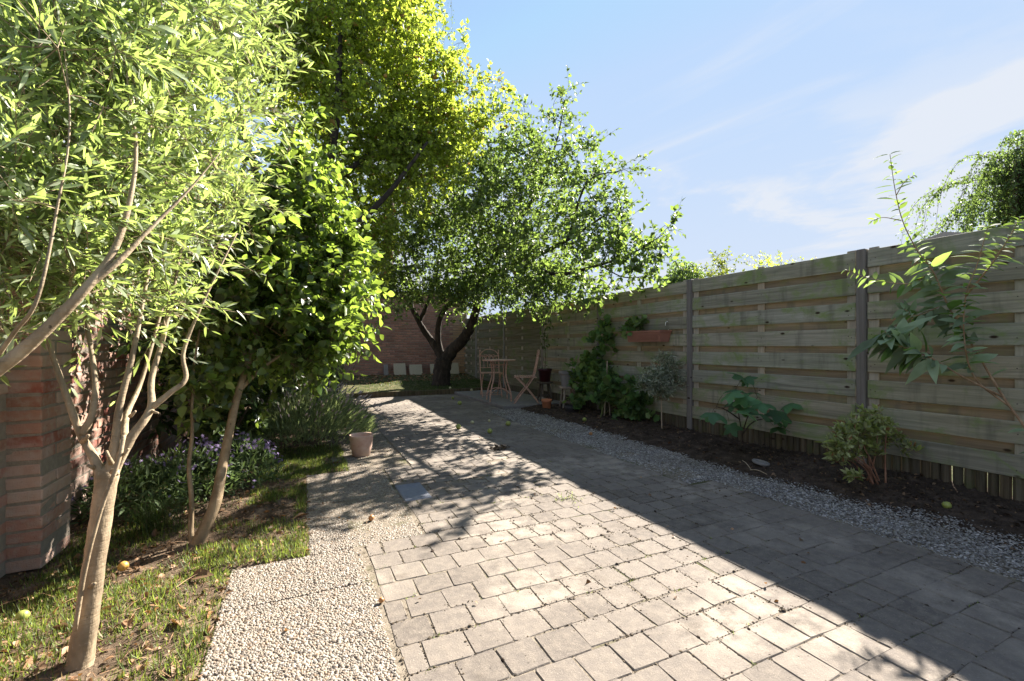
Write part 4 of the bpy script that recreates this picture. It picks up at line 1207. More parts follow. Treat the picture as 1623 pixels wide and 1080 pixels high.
ft = empty('grass_tuft', (-.82, 3.35, 0), 'dark tuft of fine arching grass in the shade under the asters', 'grass tuft')
ribbons(np.random.default_rng(75), np.array([-.82, 3.35, 0.]), 260, .20, .32, .0016).build('blade', MAT['grass_dark'], ft, True, 'stuff')

# ---------------------------------------------------------------- lawn grass, litter
gg_ = np.random.default_rng(80)
GB = [(0, -.5, 0), (0, .5, 0), (.5, -.42, .06), (.5, .42, .06), (1.0, 0, -.06)]
GBF = [(0, 1, 3, 2), (2, 3, 4)]
def grass_field(n, x0, x1, y0, y1, zf, dens, h, w, mk, label, name='lawn_grass'):
    X = x0 + (x1 - x0) * gg_.random(n); Y = y0 + (y1 - y0) * gg_.random(n)
    k = gg_.random(n) < dens(X, Y); X, Y = X[k], Y[k]; n = len(X)
    P = np.stack([X, Y, zf(X, Y) - .004], 1)
    a = gg_.random(n) * 6.283; lean = .25 + .75 * gg_.random(n)
    L = np.stack([np.cos(a) * lean, np.sin(a) * lean, np.ones(n)], 1); N = np.stack([np.cos(a), np.sin(a), -lean], 1)
    hh = h * np.exp(gg_.normal(0, .35, n))
    o = link(name, inst(name, GB, GBF, P, L, N, np.stack([hh, np.full(n, w) * (.7 + .6 * gg_.random(n)), hh], 1), True), MAT[mk])
    return tag(o, label, 'grass', kind='stuff')
def dens_l(X, Y):
    e = BED_L(Y) - X
    d = np.clip(vnoise(X, Y, 21, 3.0) * 1.5 + vnoise(X, Y, 22, 9) * .9 - .72, 0, 1) * 1.6
    d = np.maximum(d, .75 * (e < .06) * (vnoise(X, Y, 25, 8) > .42))
    d *= np.clip((X + 1.25) / .2, 0, 1) * (e > -.012)
    d *= .30 + .70 * np.clip((Y - 1.7) / .9, 0, 1)
    d *= np.where((X < -.35) & (Y > 3.45), .1, 1)
    return np.clip(d, 0, 1)
grass_field(125000, -1.3, .4, 1.0, 5.3, lawn_z, dens_l, .031, .0038, 'grass', 'short uneven green grass beside the pebble slabs')
def dens_b(X, Y): return np.clip(vnoise(X, Y, 24, 1.5) * 1.6 - .2, 0, 1) * (Y < 11.6)
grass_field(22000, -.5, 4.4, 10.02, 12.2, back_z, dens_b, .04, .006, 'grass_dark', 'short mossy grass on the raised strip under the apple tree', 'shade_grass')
def litter(name, n, xf, zf, size, label, seed, mk='dry_leaf'):
    g = np.random.default_rng(seed)
    X, Y = xf(g, n); n = len(X)
    P = np.stack([X, Y, zf(X, Y) + .004 + g.random(n) * .008], 1)
    sz = size * np.exp(g.normal(0, .3, n))
    me = inst(name, *leaf_fine(.62, .55, .35, .45), P, rdir(n, g) * np.array([1, 1, .35]), np.array([0, 0, 1.]) + g.normal(0, .6, (n, 3)), np.repeat(sz[:, None], 3, 1), True)
    return tag(link(name, me, MAT[mk]), label, 'leaves', kind='stuff')
def lx(g, n):
    X = -1.28 + 1.6 * g.random(n); Y = 1.2 + 4.2 * g.random(n); k = (X < BED_L(Y) + .03) & (g.random(n) < np.clip(1.2 - (Y - 1.5) / 3.2, .15, 1)); return X[k], Y[k]
litter('fallen_leaves', 1300, lx, lawn_z, .036, 'dry brown leaves scattered over the lawn edge', 81)
litter('leaf_crumbs', 5000, lx, lawn_z, .017, 'crumbled brown leaf bits in the thin grass', 82)
def rx(g, n):
    X = 3.5 + 1.0 * g.random(n); Y = .8 + 6.2 * g.random(n); return X, Y
litter('bed_litter', 1200, rx, bed_z, .024, 'brown leaf litter on the dark flower bed', 83, 'bed_leaf')
def bx_(g, n):
    X = .4 + 4.0 * g.random(n); Y = 11.3 + 1.5 * g.random(n); return X, Y
litter('wall_litter', 700, bx_, back_z, .05, 'dry leaves along the foot of the back wall', 84)
def px_(g, n):
    X = -.2 + 3.2 * g.random(n); Y = 1.1 + 8 * g.random(n); return X, Y
litter('path_litter', 150, px_, lambda X, Y: X * 0, .018, 'small leaf scraps on the paving', 85)
def straw(n, seed):
    g = np.random.default_rng(seed); X, Y = lx(g, n); n = len(X)
    P = np.stack([X, Y, lawn_z(X, Y) + .003 + .006 * g.random(n)], 1); a = g.random(n) * 6.283
    L = np.stack([np.cos(a), np.sin(a), (g.random(n) - .4) * .5], 1); sz = .045 * np.exp(g.normal(0, .5, n))
    tag(link('dry_straw', inst('dry_straw', GB, GBF, P, L, np.array([0, 0, 1.]) + g.normal(0, .4, (n, 3)), np.stack([sz, np.full(n, .003), sz], 1), True), MAT['dry_leaf']), 'dry grass stalks and twig bits lying in the thin lawn', 'straw', kind='stuff')
straw(3500, 88)
# soil clods
def clods(name, n, xf, zf, size, mat, label, seed):
    g = np.random.default_rng(seed); X, Y = xf(g, n); n = len(X)
    P = np.stack([X, Y, zf(X, Y)], 1); sz = size * np.exp(g.normal(0, .45, n))
    me = inst(name, DOME, DOME_F, P, rdir(n, g) * np.array([1, 1, .3]), np.array([0, 0, 1.]) + g.normal(0, .5, (n, 3)), np.stack([sz, sz * .8, sz * .7], 1), False)
    return tag(link(name, me, MAT[mat]), label, 'soil', kind='stuff')
clods('soil_crumbs', 5000, lambda g, n: (3.55 + 1.0 * g.random(n), .8 + 6.2 * g.random(n)), bed_z, .010, 'soil', 'loose dark crumbs of earth on the flower bed', 91)
clods('lawn_crumbs', 4000, lx, lawn_z, .007, 'lawn_soil', 'loose dry crumbs of earth in the thin lawn', 92)
def jx0(g, n):
    q = [pav[i] for i in g.integers(0, 520, n)]
    sd_ = g.random(n) < .45
    X = np.array([a[0] - a[2] / 2 if s_ else a[0] + (r_ - .5) * a[2] for a, s_, r_ in zip(q, sd_, g.random(n))]); Y = np.array([a[1] + (r_ - .5) * a[3] if s_ else a[1] - a[3] / 2 for a, s_, r_ in zip(q, sd_, g.random(n))])
    k = g.random(n) < np.clip(vnoise(X, Y, 41, 2.4) * 2.2 - .5, .05, 1)
    w = .0045 + .024 * np.clip(vnoise(X, Y, 42, 1.7) - .45, 0, 1)
    return (X + g.normal(0, 1, n) * w)[k], (Y + g.normal(0, 1, n) * w)[k]
clods('joint_grit', 26000, jx0, lambda X, Y: X * 0 - .0012, .0026, 'grit', 'sandy grit spilling from the joints of the paving', 94)
clods('dark_grit', 2600, jx0, lambda X, Y: X * 0 - .001, .0034, 'soil', 'dark crumbs of dirt in the joints of the paving', 95)
# moss and seedlings in the joints
def jx(g, n):
    q = [pav[i] for i in g.integers(0, 420, n)]
    X = np.array([a[0] - a[2] / 2 if g.random() < .5 else a[0] + (g.random() - .5) * a[2] for a in q]); Y = np.array([a[1] - a[3] / 2 for a in q]); return X, Y
Xj, Yj = jx(gg_, 150)
k = (vnoise(Xj, Yj, 31, 1.3) + .35 * (Xj < .9)) > .55
Xj, Yj = np.repeat(Xj[k], 9) , np.repeat(Yj[k], 9); n = len(Xj)
P = np.stack([Xj + gg_.normal(0, .010, n), Yj + gg_.normal(0, .004, n), np.full(n, -.008)], 1)
a = gg_.random(n) * 6.283; L = np.stack([np.cos(a), np.sin(a), .6 + .8 * gg_.random(n)], 1)
tag(link('joint_weeds', inst('joint_weeds', GB, GBF, P, L, np.stack([np.cos(a), np.sin(a), -1 + 0 * a], 1), np.stack([.016 * np.exp(gg_.normal(0, .3, n)), np.full(n, .004), np.full(n, .016)], 1), True), MAT['grass']), 'tiny weeds growing in the joints of the paving', 'weeds', kind='stuff')
wd = empty('weed_tuft', gnd(903, 792), 'small green weed growing alone in the sunlit paving', 'weed')
ribbons(np.random.default_rng(93), gnd(903, 792), 40, .035, .06, .0025).build('blade', MAT['grass'], wd, True, 'stuff')
# ---------------------------------------------------------------- plants in the right-hand bed
shrub('azalea_bush', 'small yellow green azalea bush with whorled leaves below the grey fence post', 'bush', (4.07, 1.93, .03),
      [(*at(1350, 690, 3.45), .13), (*at(1380, 672, 3.5), .12), (*at(1335, 715, 3.4), .11), (*at(1405, 690, 3.6), .11), (*at(1440, 712, 3.55), .05), (*at(1352, 760, 3.35), .05), (*at(1375, 712, 3.5), .10), (*at(1322, 705, 3.4), .08)],
      330, 1, 9, .046, [leaf_fine(.34, .2, .1)], 'leaf_azalea', 'stem_red', 101, (.02, .04), .9, 1.0, stems=9, kk=.005, n_ind=0, spread=1.3, tr=.0025, upb=1.2, flop=-.1)
# fig: large lobed leaves, each a part
def big_leaf_plant(name, label, cat, base, limbs_pts, leaves, tmpl, matk, bark, stem_r, seed, limit=300, pet=True):
    o = empty(name, base, label, cat)
    g = np.random.default_rng(seed)
    G = Geo()
    for pts in limbs_pts:
        p = smooth_line(pts, 5); G.tube(p, np.linspace(stem_r, stem_r * .35, len(p)), 7, .06)
    P = np.array([l[0] for l in leaves]); S0 = np.array([l[1] for l in leaves])
    nodes = np.vstack([smooth_line(pts, 5) for pts in limbs_pts])
    dirs = []
    for i, q in enumerate(P):
        j = np.argmin(np.linalg.norm(nodes - q, axis=1)); a = nodes[j]
        v = q - a; ln = np.linalg.norm(v)
        if ln < .01: v = g.normal(0, 1, 3)
        dirs.append(unit(v * np.array([1, 1, .3]) + np.array([0, 0, -.15]) * ln))
        if pet and ln > .012: G.tube([a, (a + q) / 2 + np.array([0, 0, .12 * ln]), q], [.0028, .0022, .0018], 4, 0, False)
    G.build('stem', MAT[bark], o, True)
    L = np.array(dirs) + g.normal(0, .12, (len(P), 3))
    N = np.array([-.25, -.2, 1.0]) + g.normal(0, .28, (len(P), 3))
    leaf_objects(o, 'leaf', tmpl, MAT[matk], P, L, N, np.repeat(S0[:, None], 3, 1), limit)
    return o
gf = np.random.default_rng(110)
fb = np.array([4.18, 3.19, 0.03])
def fz(px, py, d=4.6): return at(px, py, d)
lim = [[fb, at(1175, 690, 4.66), at(1170, 655, 4.62), at(1165, 620, 4.6)], [at(1175, 690, 4.66), at(1195, 668, 4.7), at(1230, 662, 4.75), at(1262, 655, 4.8)], [at(1172, 665, 4.63), at(1150, 650, 4.5), at(1135, 645, 4.45)], [at(1175, 690, 4.66), at(1185, 660, 4.55), at(1200, 630, 4.5)]]
lv_ = []
for (px, py, d, s) in [(1165, 622, 4.6, .15), (1190, 612, 4.65, .17), (1145, 632, 4.5, .15), (1135, 655, 4.4, .16), (1170, 655, 4.4, .16), (1160, 640, 4.55, .14), (1205, 640, 4.5, .15), (1200, 660, 4.45, .17), (1215, 655, 4.55, .16), (1240, 645, 4.7, .15), (1265, 662, 4.8, .18), (1255, 672, 4.75, .14), (1225, 680, 4.7, .13), (1155, 675, 4.55, .12), (1180, 634, 4.6, .13), (1185, 648, 4.5, .14), (1212, 668, 4.6, .15), (1128, 660, 4.5, .13), (1150, 650, 4.6, .13), (1195, 628, 4.7, .13), (1230, 662, 4.6, .13), (1172, 612, 4.7, .12)]:
    lv_.append((at(px, py - 6, d - .12), s * 1.55))
big_leaf_plant('fig_plant', 'young fig plant with large lobed blue green leaves in front of the fence', 'plant', fb, lim, lv_, [leaf_lobed(.42, 5, 26, .5), leaf_lobed(.36, 5, 26, .9), leaf_lobed(.45, 5, 26, .7)], 'leaf_fig', 'bark_dark', .008, 111)
# small olive
shrub('olive_sapling', 'small grey green olive sapling on a thin stem beside the fence post', 'sapling', (4.24, 4.33, .03),
      [(*at(1055, 585, 5.75), .14, 1.3), (*at(1035, 600, 5.65), .15), (*at(1065, 605, 5.8), .12), (*at(1022, 612, 5.6), .11), (*at(1050, 620, 5.7), .14), (*at(1055, 566, 5.75), .06, 1.6)],
      170, 2, 9, .055, [leaf_lance(.20, .3, .1)], 'leaf_small_olive', 'cane', 120, (.07, .12), .5, 1.0, stems=1, kk=.006, spread=.7, tr=.002)
# vine: climbing bush and canes
VB = [(4.34, 5.95, .75, .26), (4.28, 5.65, .55, .28), (4.28, 6.2, .62, .24), (4.36, 5.75, 1.15, .18), (4.40, 5.85, 1.45, .12), (4.3, 5.35, .42, .26), (4.3, 5.0, .55, .2), (4.32, 5.1, .25, .2), (4.34, 6.3, .3, .22), (4.3, 5.4, 1.28, .10), (4.34, 4.9, .28, .2)]
shrub('vine', 'dark green vine bush climbing the fence behind the pale canes', 'vine', (4.36, 5.75, .03), VB, 230, 1, 5, .095, [leaf_lobed(.25, 5, 16, .5), leaf_lobed(.22, 5, 16, .8)], 'leaf_grape', 'stem_green', 130, (.08, .16), .2, 1.0, stems=6, kk=.006, n_ind=300, tr=.003, sag=.3, upb=.8)
shrub('vine_seedling', 'small vine seedling with bright leaves at the front of the canes', 'seedling', (4.02, 5.40, .03), [(4.0, 5.42, .46, .13), (4.08, 5.30, .50, .12), (3.98, 5.6, .40, .08)], 22, 1, 4, .10, [leaf_lobed(.25, 5, 16, .5)], 'leaf_grape', 'stem_green', 131, (.05, .1), .3, stems=2, kk=.004, n_ind=120, upb=.8)
shrub('herb', 'little green seedling growing beside the black bowl', 'seedling', (4.0, 6.02, .02), [(4.0, 6.02, .14, .06)], 8, 1, 4, .07, [leaf_lobed(.2, 3, 14, .5)], 'leaf_grape', 'stem_green', 132, (.03, .05), .5, stems=1, kk=.003, n_ind=60)
for i, (bx, by, tx, ty, hz, lb) in enumerate([(957, 658, 962, 572, 1, 'straight pale cane standing upright in the vine seedling'), (967, 661, 959, 590, 1, 'thin slanting cane crossing the upright pale cane')]):
    b = at(bx, by, 6.75); t = at(tx, ty, 6.75); b[2] = .0
    tag(Geo().tube(smooth_line([b, (b + t) / 2 + np.array([.006, 0, 0]), t], 4), .009, 7, .05).build('cane', MAT['cane'], None, True), lb, 'cane')

# buddleia
bd = empty('buddleia', (4.20, .97, .0), 'tall straggly buddleia with long grey green leaves reaching above the fence', 'shrub')
gb = np.random.default_rng(140)
XB = 4.12
def B(px, py, X=XB): return onx(px, py, X)
base_b = np.array([4.20, .97, -.02])
stems = [[base_b, B(1640, 705, 4.15), B(1590, 630, 4.12), B(1545, 555), B(1505, 490), B(1478, 430, 4.08), B(1452, 395, 4.05), B(1430, 350, 4.03), B(1418, 300, 4.02), B(1410, 245, 4.0)],
         [B(1600, 645, 4.13), B(1545, 600, 4.05), B(1528, 540, 4.0), B(1530, 470, 4.0), B(1548, 420, 4.0), B(1565, 360, 4.0)],
         [B(1530, 470, 4.0), B(1570, 420, 4.02), B(1600, 375, 4.02), B(1616, 345, 4.02)],
         [B(1590, 630, 4.12), B(1530, 600, 3.95), B(1470, 565, 3.8), B(1420, 545, 3.75), B(1402, 525, 3.72)],
         [B(1478, 430, 4.08), B(1440, 450, 4.0), B(1380, 442, 3.95), B(1340, 428, 3.92)],
         [B(1500, 480, 4.1), B(1455, 500, 4.0), B(1432, 490, 3.95)],
         [B(1420, 310, 4.02), B(1432, 290, 4.0), B(1448, 278, 4.0)], [B(1428, 350, 4.03), B(1400, 345, 4.0), B(1382, 350, 3.98)]]
G = Geo()
for i, s in enumerate(stems):
    p = smooth_line(s, 6); G.tube(p, np.linspace(.0085 if i == 0 else (.0065 if i < 4 else .0035), .0018, len(p)), 7, .05)
G.build('stem', MAT['stem_bud'], bd, True)
LP, LL, LN, LS = [], [], [], []
def pairs(line, s0, s1, n, size, droop=.25, taper=True):
    p = smooth_line(line, 8); 
    for q in range(n):
        f = s0 + (s1 - s0) * q / max(1, n - 1); x = f * (len(p) - 1); i = min(int(x), len(p) - 2); pt = p[i] + (p[i + 1] - p[i]) * (x - i)
        t = unit(p[i + 1] - p[i]); a0 = gb.random() * 3.14
        r1 = unit(np.cross(t, [0.3, .2, 1])); r2 = np.cross(t, r1)
        for sgn in (1, -1):
            a = a0 + (0 if sgn > 0 else math.pi) + gb.normal(0, .2)
            sd = r1 * math.cos(a) + r2 * math.sin(a)
            LP.append(pt); LL.append(unit(sd + t * .55 + np.array([0, 0, -droop]))); LN.append(np.array([-.3, -.3, 1.0]) + gb.normal(0, .35, 3))
            LS.append(size * math.exp(gb.normal(0, .2)) * (1 - .55 * f if taper else 1))
pairs(stems[0], .36, .62, 17, .20, .4); pairs(stems[0], .62, 1.0, 24, .16, .25)
pairs(stems[1], .25, 1.0, 24, .16, .35); pairs(stems[2], .3, 1.0, 16, .13); pairs(stems[3], .40, 1.0, 16, .19, .4, True); pairs(stems[3], .45, .97, 24, .17, .5, False)
pairs(stems[4], .05, .7, 9, .14, .35, True); pairs(stems[4], .75, 1.0, 5, .10); pairs(stems[5], .1, 1.0, 12, .17, .35); pairs(stems[6], .6, 1, 4, .07); pairs(stems[7], .6, 1, 4, .09)
pairs(stems[0], .10, .14, 2, .11); pairs(stems[0], .24, .27, 2, .08); pairs(stems[0], .40, .58, 10, .22, .45); pairs(stems[1], .28, .6, 9, .19, .4)
LS = np.array(LS)
leaf_objects(bd, 'leaf', [leaf_fine(.34, .25, .25), leaf_fine(.30, .35, .45), leaf_fine(.37, .3, .1)], MAT['leaf_buddleia'], np.array(LP), np.array(LL), np.array(LN), np.stack([LS, LS, LS], 1), 300)

# ---------------------------------------------------------------- things behind the fence
shrub('privet_bush', 'green leafy bush top showing over the fence, left of the reddish bush', 'bush', (6.5, 5.4, -.05), [(6.45, 5.35, 2.15, .42), (6.5, 5.4, 2.5, .26), (6.6, 5.3, 1.6, .5)], 110, 2, 9, .05, [leaf_mid(.5, .3, .2)], 'leaf_hedge', 'bark_dark', 150, (.12, .26), .9, kk=.014)
shrub('berry_bush', 'sparse reddish bush with long shoots showing over the fence', 'bush', (7.3, 4.95, -.05), [(7.2, 5.0, 2.2, .34), (7.4, 4.8, 2.3, .3), (7.1, 5.1, 2.45, .2), (7.7, 4.6, 2.45, .18), (7.3, 5, 1.6, .4)], 75, 2, 9, .05, [leaf_mid(.42, .3, .2)], 'leaf_apple', 'bark_dark', 151, (.15, .32), .9, kk=.012)

def weeping(name, label, base, top, strands, g, mk, leaf, spread, n_leaf, width, trunk_r):
    o = empty(name, base, label, 'tree')
    base = np.array(base, float); top = np.array(top, float)
    limbs = [limb([base, base * .5 + top * .5 + g.normal(0, .1, 3), top], trunk_r, .03)]
    gt = Geo(); gt.tube(*limbs[0], 9, .05); gt.build('trunk', MAT['bark_dark'], o, True)
    gb_ = Geo(); P, L = [], []
    for i in range(strands):
        a = g.random() * 6.283; rr = spread * g.random() ** .5 * (.62 + .28 * math.sin(3 * a + 1) + .22 * math.sin(7 * a))
        t0 = top + np.array([0, 0, -.25 * (top[2] - base[2]) * g.random()])
        out = np.array([math.cos(a), math.sin(a), 0]) * rr
        peak = t0 + out * .6 + np.array([0, 0, (.5 + .35 * spread * (1 - rr / spread)) * (.35 + .9 * g.random())])
        end = t0 + out + np.array([0, 0, -width * (.5 + .5 * g.random())])
        p = smooth_line([t0, peak, t0 + out * .95 + np.array([0, 0, -.15 * width]), end], 6)
        gb_.tube(p, np.linspace(.012, .002, len(p)), 4, 0, False)
        f = .25 + .75 * g.random(n_leaf); x = f * (len(p) - 1.001); i0 = x.astype(int)
        P.append(p[i0] + (p[i0 + 1] - p[i0]) * (x - i0)[:, None] + g.normal(0, .075, (n_leaf, 3))); L.append(g.normal(0, .6, (n_leaf, 3)) + np.array([0, 0, -1.0]))
    gb_.build('branch', MAT['bark_dark'], o, True, 'stuff')
    P = np.vstack(P); L = np.vstack(L); n = len(P); S = leaf * np.exp(g.normal(0, .2, n))
    link('foliage', inst('foliage', *leaf_mid(.55, .3, .2), P - base, L, g.normal(0, 1, (n, 3)) + np.array([0, -.3, .5]), np.repeat(S[:, None], 3, 1), True), MAT[mk], o, 'stuff')
gwp = np.random.default_rng(160)
wtop = at(1625, 275, 17)
weeping('weeping_tree', 'rounded weeping birch beyond the fence at the right edge', (wtop[0], wtop[1], -.05), wtop, 210, gwp, 'leaf_birch', .11, 3.7, 160, 5.2, .16)
wtop = at(610, -230, 15)
weeping('weeping_tree', 'tall weeping birch whose hanging twigs reach down at the top of the picture', (wtop[0], wtop[1], -.05), wtop, 120, gwp, 'leaf_birch', .075, 2.6, 110, 3.9, .2)
def far_tree(px, py, d, r, label, seed):
    c = at(px, py, d); g = np.random.default_rng(seed)
    o = empty('far_tree', (c[0], c[1], -.05), label, 'tree')
    gt = Geo(); gt.tube(smooth_line([(c[0], c[1], -.05), (c[0] + .1, c[1], c[2] * .5), c], 5), np.linspace(.3, .1, 11) if False else np.linspace(.3, .1, len(smooth_line([(0, 0, 0), (0, 0, 1), (0, 0, 2)], 5))), 8, .05); gt.build('trunk', MAT['bark_dark'], o, True)
    n = 5000; P = blob_points([(c[0], c[1], c[2], r), (c[0] + r * .6, c[1] - .4 * r, c[2] - .5 * r, r * .7), (c[0] - r * .6, c[1] + .2 * r, c[2] - .6 * r, r * .8)], n, g, .4)
    loc = np.array(o.location)
    link('foliage', inst('foliage', *leaf_mid(.7, .3, .2), P - loc, rdir(n, g), rdir(n, g) + np.array([0, 0, .5]), np.full(n, .28), True), MAT['leaf_birch'], o, 'stuff')
far_tree(1084, 446, 42, 1.9, 'dark round tree far off above the fence, left of the green bush', 170)
# neighbour's chimney cap
hc = at(1515, 377, 14.0)
ch_ = empty('roof_vent', (hc[0], hc[1], -.05), 'small grey shed roof just showing above the fence under the weeping birch', 'shed')
G = Geo(); G.box((hc[0], hc[1], hc[2] / 2 - .12), (1.4, 1.4, hc[2] - .1)); G.build('wall', MAT['brick_dark'], ch_)
G = Geo(); rz_ = hc[2] - .12
G.add([(hc[0] - .8, hc[1] - .8, rz_), (hc[0] + .8, hc[1] - .8, rz_), (hc[0] + .8, hc[1] + .8, rz_), (hc[0] - .8, hc[1] + .8, rz_), (hc[0] - .8, hc[1], rz_ + .22), (hc[0] + .8, hc[1], rz_ + .22)], [(0, 1, 5, 4), (2, 3, 4, 5), (0, 4, 3), (1, 2, 5), (3, 2, 1, 0)]); G.build('roof', MAT['roof'], ch_)
ch_.name = 'shed'

# ================================================================== THINGS
# ---- slabs leaning on the back wall
for (px0, px1, yb, hh, mk, lb) in [(608, 615, 591, .34, 'patio', 'narrow dark grey offcut leaning on the back wall, leftmost of the row'),
                                   (624, 643, 590, .36, 'slab', 'pale square slab leaning on the back wall, tallest on the left'),
                                   (649, 669, 592, .32, 'slab', 'pale square slab leaning on the back wall midway to the apple trunk'),
                                   (682, 699, 592, .33, 'slab', 'pale slab half hidden behind the apple trunk'),
                                   (709, 727, 592, .35, 'slab', 'pale stained slab leaning on the wall right of the apple trunk')]:
    k0 = FWD + RGT * ((px0 - 811) / 700.); k1 = FWD + RGT * ((px1 - 811) / 700.)
    x0 = k0[0] / k0[1] * (WY - .15); x1 = k1[0] / k1[1] * (WY - .15)
    V, F = cbox(x1 - x0, .05, hh, .005)
    V = np.asarray(V); V[:, 2] += hh / 2
    G = Geo(); G.add(V, F); o = link('stone_slab', G.mesh('stone_slab'), MAT[mk]); o.location = ((x0 + x1) / 2, WY - .17, .275); o.rotation_euler = (R_(-18), 0, R_((px0 % 5) - 2))
    tag(o, lb, 'slab', 'slabs leaning on the back wall')

# ---- bistro furniture (scaled with the survey)
K = 1.10
def local(root, name, G, mk, smooth=True): return link(name, G.mesh(name, smooth), MAT[mk], root)
tb = empty('bistro_table', (3.46, 7.92, .05), 'round rusty pink metal bistro table between the two chairs', 'table')
def relbuild(root, name, G, mk, smooth=True):
    return link(name, G.mesh(name, smooth), MAT[mk], root)
G = Geo(); G.add(*lathe([(.30, .775), (.325, .778), (.33, .79), (.325, .80), (.30, .803), (.0001, .803)], 36)); relbuild(tb, 'tabletop', G, 'metal', False)
G = Geo(); a = np.linspace(0, 2 * math.pi, 33); G.tube(np.stack([.17 * np.cos(a), .17 * np.sin(a), np.full(33, .70)], 1), .006, 6, 0, False); relbuild(tb, 'ring', G, 'metal')
for q in range(4):
    an = q * math.pi / 2 + .55; c, s = math.cos(an), math.sin(an)
    prof = [(.20, .775), (.175, .66), (.165, .52), (.19, .40), (.25, .24), (.285, .12), (.29, 0.0)]
    G = Geo(); G.tube(smooth_line([(r_ * c, r_ * s, z) for r_, z in prof], 5), .0135, 7); relbuild(tb, 'leg', G, 'metal')
for q in range(2):
    an = q * math.pi / 2 + .55; c, s = math.cos(an), math.sin(an)
    G = Geo(); G.tube(smooth_line([(.285 * c, .285 * s, .13), (.14 * c, .14 * s, .215 + .012 * q), (0, 0, .235 + .012 * q), (-.14 * c, -.14 * s, .215 + .012 * q), (-.285 * c, -.285 * s, .13)], 5), .008, 6); relbuild(tb, 'brace', G, 'metal')

def bistro_chair(loc, rz, label):
    """faces local -Y; folding chair: crossed legs, arched interlaced back, slatted seat"""
    root = empty('bistro_chair', loc, label, 'chair', 'metal bistro chairs', rz)
    W = .205; sh = .50; top = .93
    for s in (-1, 1):
        # back upright runs down to the front foot, front leg runs to the rear foot
        G = Geo(); G.tube(smooth_line([(s * W, .235, top + .035), (s * W, .205, .78), (s * W, .17, .62), (s * W, .135, .50), (s * W, .05, .36), (s * W, -.10, .17), (s * W, -.225, .0)], 5), .0130, 7); relbuild(root, 'leg', G, 'metal')
        G = Geo(); G.tube(smooth_line([(s * (W - .022), -.185, sh - .02), (s * (W - .022), -.05, .35), (s * (W - .022), .11, .16), (s * (W - .022), .235, .0)], 5), .0130, 7); relbuild(root, 'leg', G, 'metal')
        G = Geo(); G.add(*lathe([(.006, 0), (.016, .008), (.014, .024), (.004, .034)], 8)); o = relbuild(root, 'finial', G, 'metal'); o.location = (s * W, .235, top + .03)
    def bk(x, z): return (x, .235 - (top + .035 - z) * .155 , z)
    G = Geo(); a = np.linspace(0, math.pi, 17); G.tube([bk(W * math.cos(t) * .98, .84 + .155 * math.sin(t)) for t in a], .010, 6)
    for z in (.845, .60): G.tube([bk(-W, z), bk(0, z), bk(W, z)], .009, 6)
    relbuild(root, 'back_frame', G, 'metal')
    for q in range(5):
        cx = -.164 + q * .082
        G = Geo(); a = np.linspace(0, math.pi, 11); G.tube([bk(np.clip(cx + .078 * math.cos(t), -W, W), .765 + .115 * math.sin(t) * (1 if abs(cx) < .15 else .85)) for t in a], .0072, 5); relbuild(root, 'back_arch', G, 'metal')
    for q in range(4):
        x = -.123 + q * .082
        G = Geo(); G.tube([bk(x, .60), bk(x, .69), bk(x, .77)], .0072, 5); relbuild(root, 'back_rod', G, 'metal')
    for q in range(9):
        y = -.20 + q * .044
        G = Geo(); G.box((0, y, sh + .003 * math.sin(q)), (2 * W + .03, .033, .010), 0, .002); relbuild(root, 'seat_slat', G, 'metal', False)
    for s in (-1, 1):
        G = Geo(); G.box((s * (W - .006), -.02, sh - .014), (.016, .42, .016)); relbuild(root, 'seat_rail', G, 'metal', False)
    for (y, z) in ((-.19, .045), (.20, .045)):
        G = Geo(); G.tube([(-W, y, z), (0, y, z), (W, y, z)], .007, 6); relbuild(root, 'stretcher', G, 'metal')
    return root
# facing -Y locally; rotate so that it faces the table
bistro_chair((3.80, 7.42, .05), math.atan2(.427, -.904) + math.pi / 2, 'metal bistro chair seen from the side, right of the table')
bistro_chair((3.62, 8.72, .05), R_(-14), 'metal bistro chair facing the camera behind the round table')

def stool(loc, mk, label, h, rtop):
    root = empty('stool', loc, label, 'stool', 'round wooden stools by the fence')
    G = Geo(); G.add(*lathe([(rtop - .012, h - .035), (rtop, h - .028), (rtop, h - .008), (rtop - .01, h), (.0001, h)], 24)); relbuild(root, 'seat', G, mk, False)
    for q in range(4):
        a = q * math.pi / 2 + .5; c, s = math.cos(a), math.sin(a)
        G = Geo(); G.tube(smooth_line([(rtop * .62 * c, rtop * .62 * s, h - .03), (rtop * .82 * c, rtop * .82 * s, h * .45), (rtop * 1.02 * c, rtop * 1.02 * s, 0)], 3), [.017, .018, .02, .02, .018, .017, .016], 8, .04); relbuild(root, 'leg', G, mk)
    for q in range(4):
        a = q * math.pi / 2 + .5; b = a + math.pi / 2; r_ = rtop * .9; z = .10 + .02 * (q % 2)
        G = Geo(); G.tube([(r_ * math.cos(a), r_ * math.sin(a), z), (r_ * (math.cos(a) + math.cos(b)) / 2, r_ * (math.sin(a) + math.sin(b)) / 2, z), (r_ * math.cos(b), r_ * math.sin(b), z)], .009, 6); relbuild(root, 'stretcher', G, mk)
    return root
stool((4.28, 7.55, .05), 'stool_dark', 'dark round wooden stool carrying the oxblood flower pot', .37, .16)
stool((4.22, 6.62, .025), 'stool', 'pale worn wooden stool carrying the ribbed grey pot', .38, .165)

